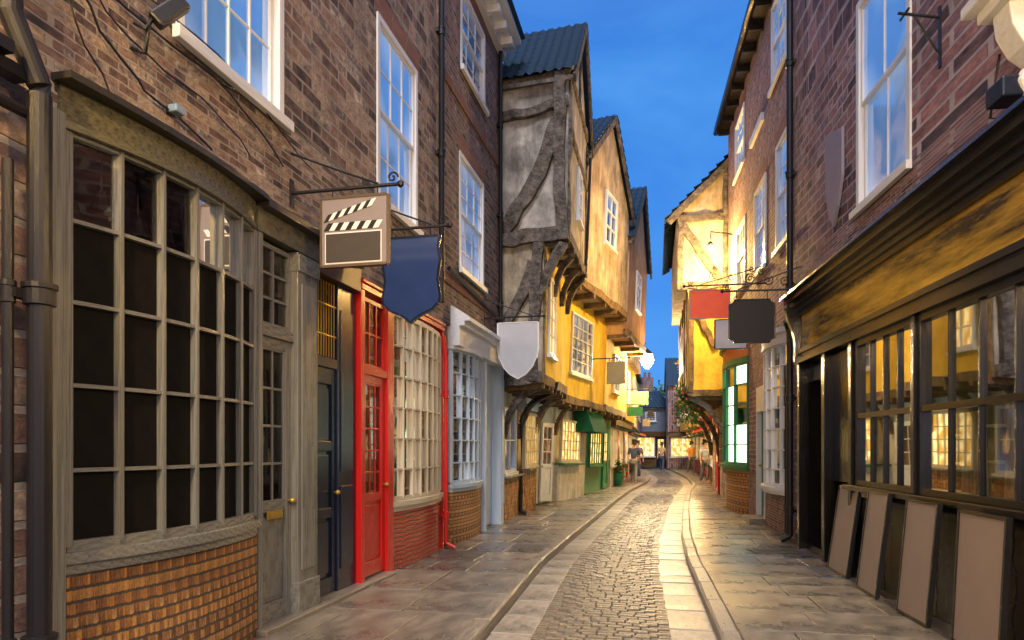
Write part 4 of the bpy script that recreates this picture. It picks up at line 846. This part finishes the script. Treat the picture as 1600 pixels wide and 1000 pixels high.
for i in range(350):
    p=Vector((4.05+random.gauss(0,.16),26.4+random.gauss(0,.16),.72+random.gauss(0,.14))); q=.05
    u=Vector((R(-1,1),R(-1,1),R(-1,1)))*q; v=Vector((R(-1,1),R(-1,1),R(-1,1)))*q; m.face([p-u,p-v,p+u,p+v])
m.build('foliage',LEAF,t)
def tree(x,y,h,label):
    t=thing('tree',(x,y,0),label,'tree','trees beyond the end of the street'); m=MB(); m.tube([(x,y,0),(x+.1,y,h*.4),(x-.1,y,h*.7)],[.3,.2,.08],8)
    for k in range(5): a=k*1.3; m.tube([(x,y,h*.45+k*.3),(x+math.cos(a)*1.2,y+math.sin(a)*1.2,h*.65+k*.2)],[.1,.04],6)
    m.build('trunk',TIMBER,t); m=MB()
    cl=[Vector((x+R(-1.8,1.8),y+R(-1.8,1.8),h*R(.5,.95))) for _ in range(14)]
    for i in range(2600):
        p=random.choice(cl)+Vector((random.gauss(0,.5),random.gauss(0,.5),random.gauss(0,.4))); q=.13
        u=Vector((R(-1,1),R(-1,1),R(-1,1)))*q; v=Vector((R(-1,1),R(-1,1),R(-1,1)))*q; m.face([p-u,p-v,p+u,p+v])
    m.build('crown',LEAF,t)
tree(11.2,60,7.2,'leafy tree rising left of centre behind the low blue grey building'); tree(14.2,62,7.0,'leafy tree behind the right part of the low blue grey building')
# ---------------------------------------------------------------- lamps
LAMPG=emit('lamp_glow',(1,.93,.8),160)
def lantern(x,y,z,wx,wy,label,P,col=(1,.62,.22),k_=1.0):
    t=thing('street_lamp',(x,y,z),label,'street lamp','wall mounted street lamps'); m=MB()
    m.tube([(wx,wy,z+.35),(x,y,z+.42),(x,y,z+.25)],.02,6); m.build('bracket',IRON,t)
    m=MB(); kk=max(.6,min(k_*.6,1.5)); m.lathe(x,y,[(.02,z+.3*kk),(.15*kk,z+.18*kk),(.16*kk,z+.15*kk),(.1*kk,z+.16*kk)],6); m.lathe(x,y,[(.06*kk,z-.19*kk),(.07*kk,z-.17*kk),(.05*kk,z-.16*kk)],6)
    for k in range(6): a=k*math.pi/3; m.tube([(x+.07*kk*math.cos(a),y+.07*kk*math.sin(a),z-.17*kk),(x+.15*kk*math.cos(a),y+.15*kk*math.sin(a),z+.16*kk)],.006,4)
    m.build('lantern_frame',IRON,t); m=MB(); m.lathe(x,y,[(.02*k_,z-.08*k_),(.06*k_,z-.04*k_),(.075*k_,z+.02),(.05*k_,z+.08*k_),(.02*k_,z+.1*k_)],14); m.build('bulb',LAMPG,t,True)
    ld=bpy.data.lights.new('lamp_light','POINT'); ld.energy=P; ld.color=col; ld.shadow_soft_size=.15
    lo=bpy.data.objects.new('lamp_light',ld); COL.objects.link(lo); lo.parent=t; lo.location=(0,0,-.3)
lantern(4.95,25.0,4.65,4.3,25.0,'bright lit street lamp on the left terrace over the bend',1700,(1,.72,.3),k_=3.2)
lantern(5.0,17.2,6.5,5.55,17.2,'lit street lamp high on the dark red brick wall before the cream timber gable',950,(1,.60,.17),k_=.6)
lantern(2.2,1.4,4.2,3.2,1.4,'lit street lamp on the right wall beside the viewer',480,(1,.64,.26))
lantern(-2.2,1.0,4.5,-3.0,1.0,'lit street lamp on the left wall beside the viewer',640,(1,.62,.2))
lantern(8.6,33.5,4.3,9.6,33.6,'added lamp for warm shop light far down the right side past the red shopfront',900)  # added lantern, throws warm shop-style light over the far street
# ---------------------------------------------------------------- people
def skin(name,V,E,Rd,mat,par,root=0,sub=1):
    me=bpy.data.meshes.new(name); me.from_pydata(V,E,[]); me.materials.append(mat); o=bpy.data.objects.new(name,me); COL.objects.link(o); o.parent=par
    md=o.modifiers.new('skin','SKIN'); md.use_smooth_shade=True
    for i,r in enumerate(Rd): me.skin_vertices[0].data[i].radius=(r if isinstance(r,tuple) else (r,r))
    me.skin_vertices[0].data[root].use_root=True
    s=o.modifiers.new('sub','SUBSURF'); s.levels=sub; s.render_levels=sub; return o
SKIN=surf('skin',(.5,.3,.2),(.42,.25,.17),rough=.5,bump=.02)
def person(x,y,rot,label,shirt,trou,hair,st=.22):
    t=thing('person',(x,y,0),label,'person'); t.rotation_euler=(0,0,rot)
    V=[(0,0,.95),(0,0,1.12),(0,0,1.33),(0,0,1.47),(0,-.01,1.55),(0,-.015,1.63),(0,0,1.71),(0,-.115,1.605)]; Rd=[.13,.11,.13,.055,.07,.088,.06,.012]
    E=[(0,1),(1,2),(2,3),(3,4),(4,5),(5,6),(5,7)]
    arms={};legs={}
    for s in (-1,1):
        b=len(V); sw=st*s*.7
        V+=[(s*.17,0,1.4),(s*.22,sw*.3,1.14),(s*.23,-.04+sw*.8,.92),(s*.23,-.05+sw*.95,.85)]; Rd+=[.055,.042,.028,.03]; E+=[(2,b),(b,b+1),(b+1,b+2),(b+2,b+3)]
        for k in range(4): V.append((s*.235,-.08+k*.018+sw,.77-(.01 if k in(1,2) else 0))); Rd.append(.009); E.append((b+3,len(V)-1))
        V.append((s*.22,-.10+sw*.95,.83)); Rd.append(.01); E.append((b+3,len(V)-1)); arms[s]=b
        b=len(V); V+=[(s*.09,0,.88),(s*.095,-st*s*.5-.04,.5),(s*.095,-st*s+.05,.09),(s*.1,-st*s-.1,.035)]; Rd+=[.085,.058,.04,.035]; E+=[(0,b),(b,b+1),(b+1,b+2),(b+2,b+3)]; legs[s]=b
    skin('body',V,E,Rd,SKIN,t)
    def sub(ids,add,name,mat):
        mp={i:k for k,i in enumerate(ids)}; skin(name,[V[i] for i in ids],[(mp[a],mp[b]) for a,b in E if a in mp and b in mp],[Rd[i]+add for i in ids],mat,t)
    sub([0,1,2,arms[-1],arms[-1]+1,arms[1],arms[1]+1],.022,'shirt',shirt)
    sub([0,legs[-1],legs[-1]+1,legs[-1]+2,legs[1],legs[1]+1,legs[1]+2],.02,'trousers',trou)
    skin('hair',[(0,.03,1.6),(0,.02,1.68),(0,-.02,1.73)],[(0,1),(1,2)],[.08,.09,.07],hair,t,1)
STR,nt,b=newmat('striped_cloth'); tc=N(nt,'ShaderNodeTexCoord'); wv=N(nt,'ShaderNodeTexWave',Scale=6.0); wv.bands_direction='Z'; nt.links.new(tc.outputs['Object'],wv.inputs['Vector']); rr=ramp(nt,[(.05,.08,.2,.45),(.6,.6,.62,.55)]); nt.links.new(wv.outputs['Color'],rr.inputs[0]); nt.links.new(rr.outputs[0],b.inputs['Base Color'])
C1=surf('cloth_blue',(.03,.05,.12),(.02,.03,.08),rough=.8); C2=surf('cloth_orange',(.6,.25,.04),(.5,.2,.03),rough=.8); C3=surf('cloth_grey',(.12,.12,.13),(.08,.08,.09),rough=.8); HR=surf('hair_dark',(.04,.025,.015),(.02,.012,.01),rough=.6); C4=surf('cloth_tan',(.4,.3,.18),(.3,.22,.14),rough=.8)
person(7.9,28.0,.3,'person in striped top and dark trousers standing on the right pavement',STR,C3,HR,.08)
person(5.0,28.0,2.9,'person in dark blue walking along the left pavement by the green shop',C1,C3,HR,.3)
person(5.9,32.0,-.4,'person in grey just behind the one in dark blue on the left pavement',C3,C1,HR,.2)
person(9.6,36.5,.2,'person in an orange top far off near the right hand shops',C2,C3,HR,.25)
person(9.0,41,2.8,'person in tan clothing far off in the middle of the street',C4,C1,HR,.3)
# ---------------------------------------------------------------- world, light, camera
w=bpy.data.worlds.new('World'); SC.world=w; w.use_nodes=True; nt=w.node_tree; LK=nt.links.new; bg=nt.nodes['Background']
sk=nt.nodes.new('ShaderNodeTexSky'); sk.sky_type='NISHITA'; sk.sun_disc=False; sk.sun_elevation=math.radians(3); sk.sun_rotation=math.radians(180); LK(sk.outputs[0],bg.inputs[0]); bg.inputs[1].default_value=.006
tc=N(nt,'ShaderNodeTexCoord'); sp=N(nt,'ShaderNodeSeparateXYZ'); LK(tc.outputs['Generated'],sp.inputs[0])
r=ramp(nt,[(.08,.36,.90,0),(.034,.235,.82,.22),(.018,.165,.68,.5),(.2,.38,.82,.8),(.45,.6,.9,1)]); LK(sp.outputs[2],r.inputs[0])
cn=N(nt,'ShaderNodeTexNoise',Scale=1.5,Detail=7.0,Roughness=.55,Distortion=.8); mp=N(nt,'ShaderNodeMapping'); mp.inputs['Scale'].default_value=(1,1,2.0); mp.inputs['Location'].default_value=(.35,0,.2); LK(tc.outputs['Generated'],mp.inputs[0]); LK(mp.outputs[0],cn.inputs['Vector'])
cr=ramp(nt,[(0,0,0,.42),(.6,.6,.6,.72)]); LK(cn.outputs[0],cr.inputs[0])
mx=N(nt,'ShaderNodeMix'); mx.data_type='RGBA'; LK(cr.outputs[0],mx.inputs[0]); LK(r.outputs[0],mx.inputs[6]); mx.inputs[7].default_value=(.12,.43,.98,1)
mr=N(nt,'ShaderNodeMapRange'); mr.inputs[1].default_value=.3; mr.inputs[2].default_value=-.8; LK(sp.outputs[1],mr.inputs[0])
m2=N(nt,'ShaderNodeMix'); m2.data_type='RGBA'; LK(mr.outputs[0],m2.inputs[0]); LK(mx.outputs[2],m2.inputs[6]); m2.inputs[7].default_value=(1.1,1.15,1.45,1)
b2=nt.nodes.new('ShaderNodeBackground'); LK(m2.outputs[2],b2.inputs[0]); b2.inputs[1].default_value=1.0
ad=nt.nodes.new('ShaderNodeAddShader'); LK(bg.outputs[0],ad.inputs[0]); LK(b2.outputs[0],ad.inputs[1]); LK(ad.outputs[0],nt.nodes['World Output'].inputs[0])
sd=bpy.data.lights.new('Sun','SUN'); sd.energy=2.5; sd.angle=math.radians(12); sd.color=(1,.94,.92); so=bpy.data.objects.new('Sun',sd); COL.objects.link(so); so.rotation_euler=(math.radians(40),0,math.radians(-6))
cd=bpy.data.cameras.new('Camera'); cd.lens=24; cd.sensor_width=36; cd.shift_y=(HZ-500)/1600; cd.clip_end=1000; cd.clip_start=.05
co=bpy.data.objects.new('Camera',cd); COL.objects.link(co); co.location=(0,0,CH); co.rotation_euler=(math.radians(90),0,0); SC.camera=co
SC.view_settings.view_transform='Standard'; SC.view_settings.look='None'
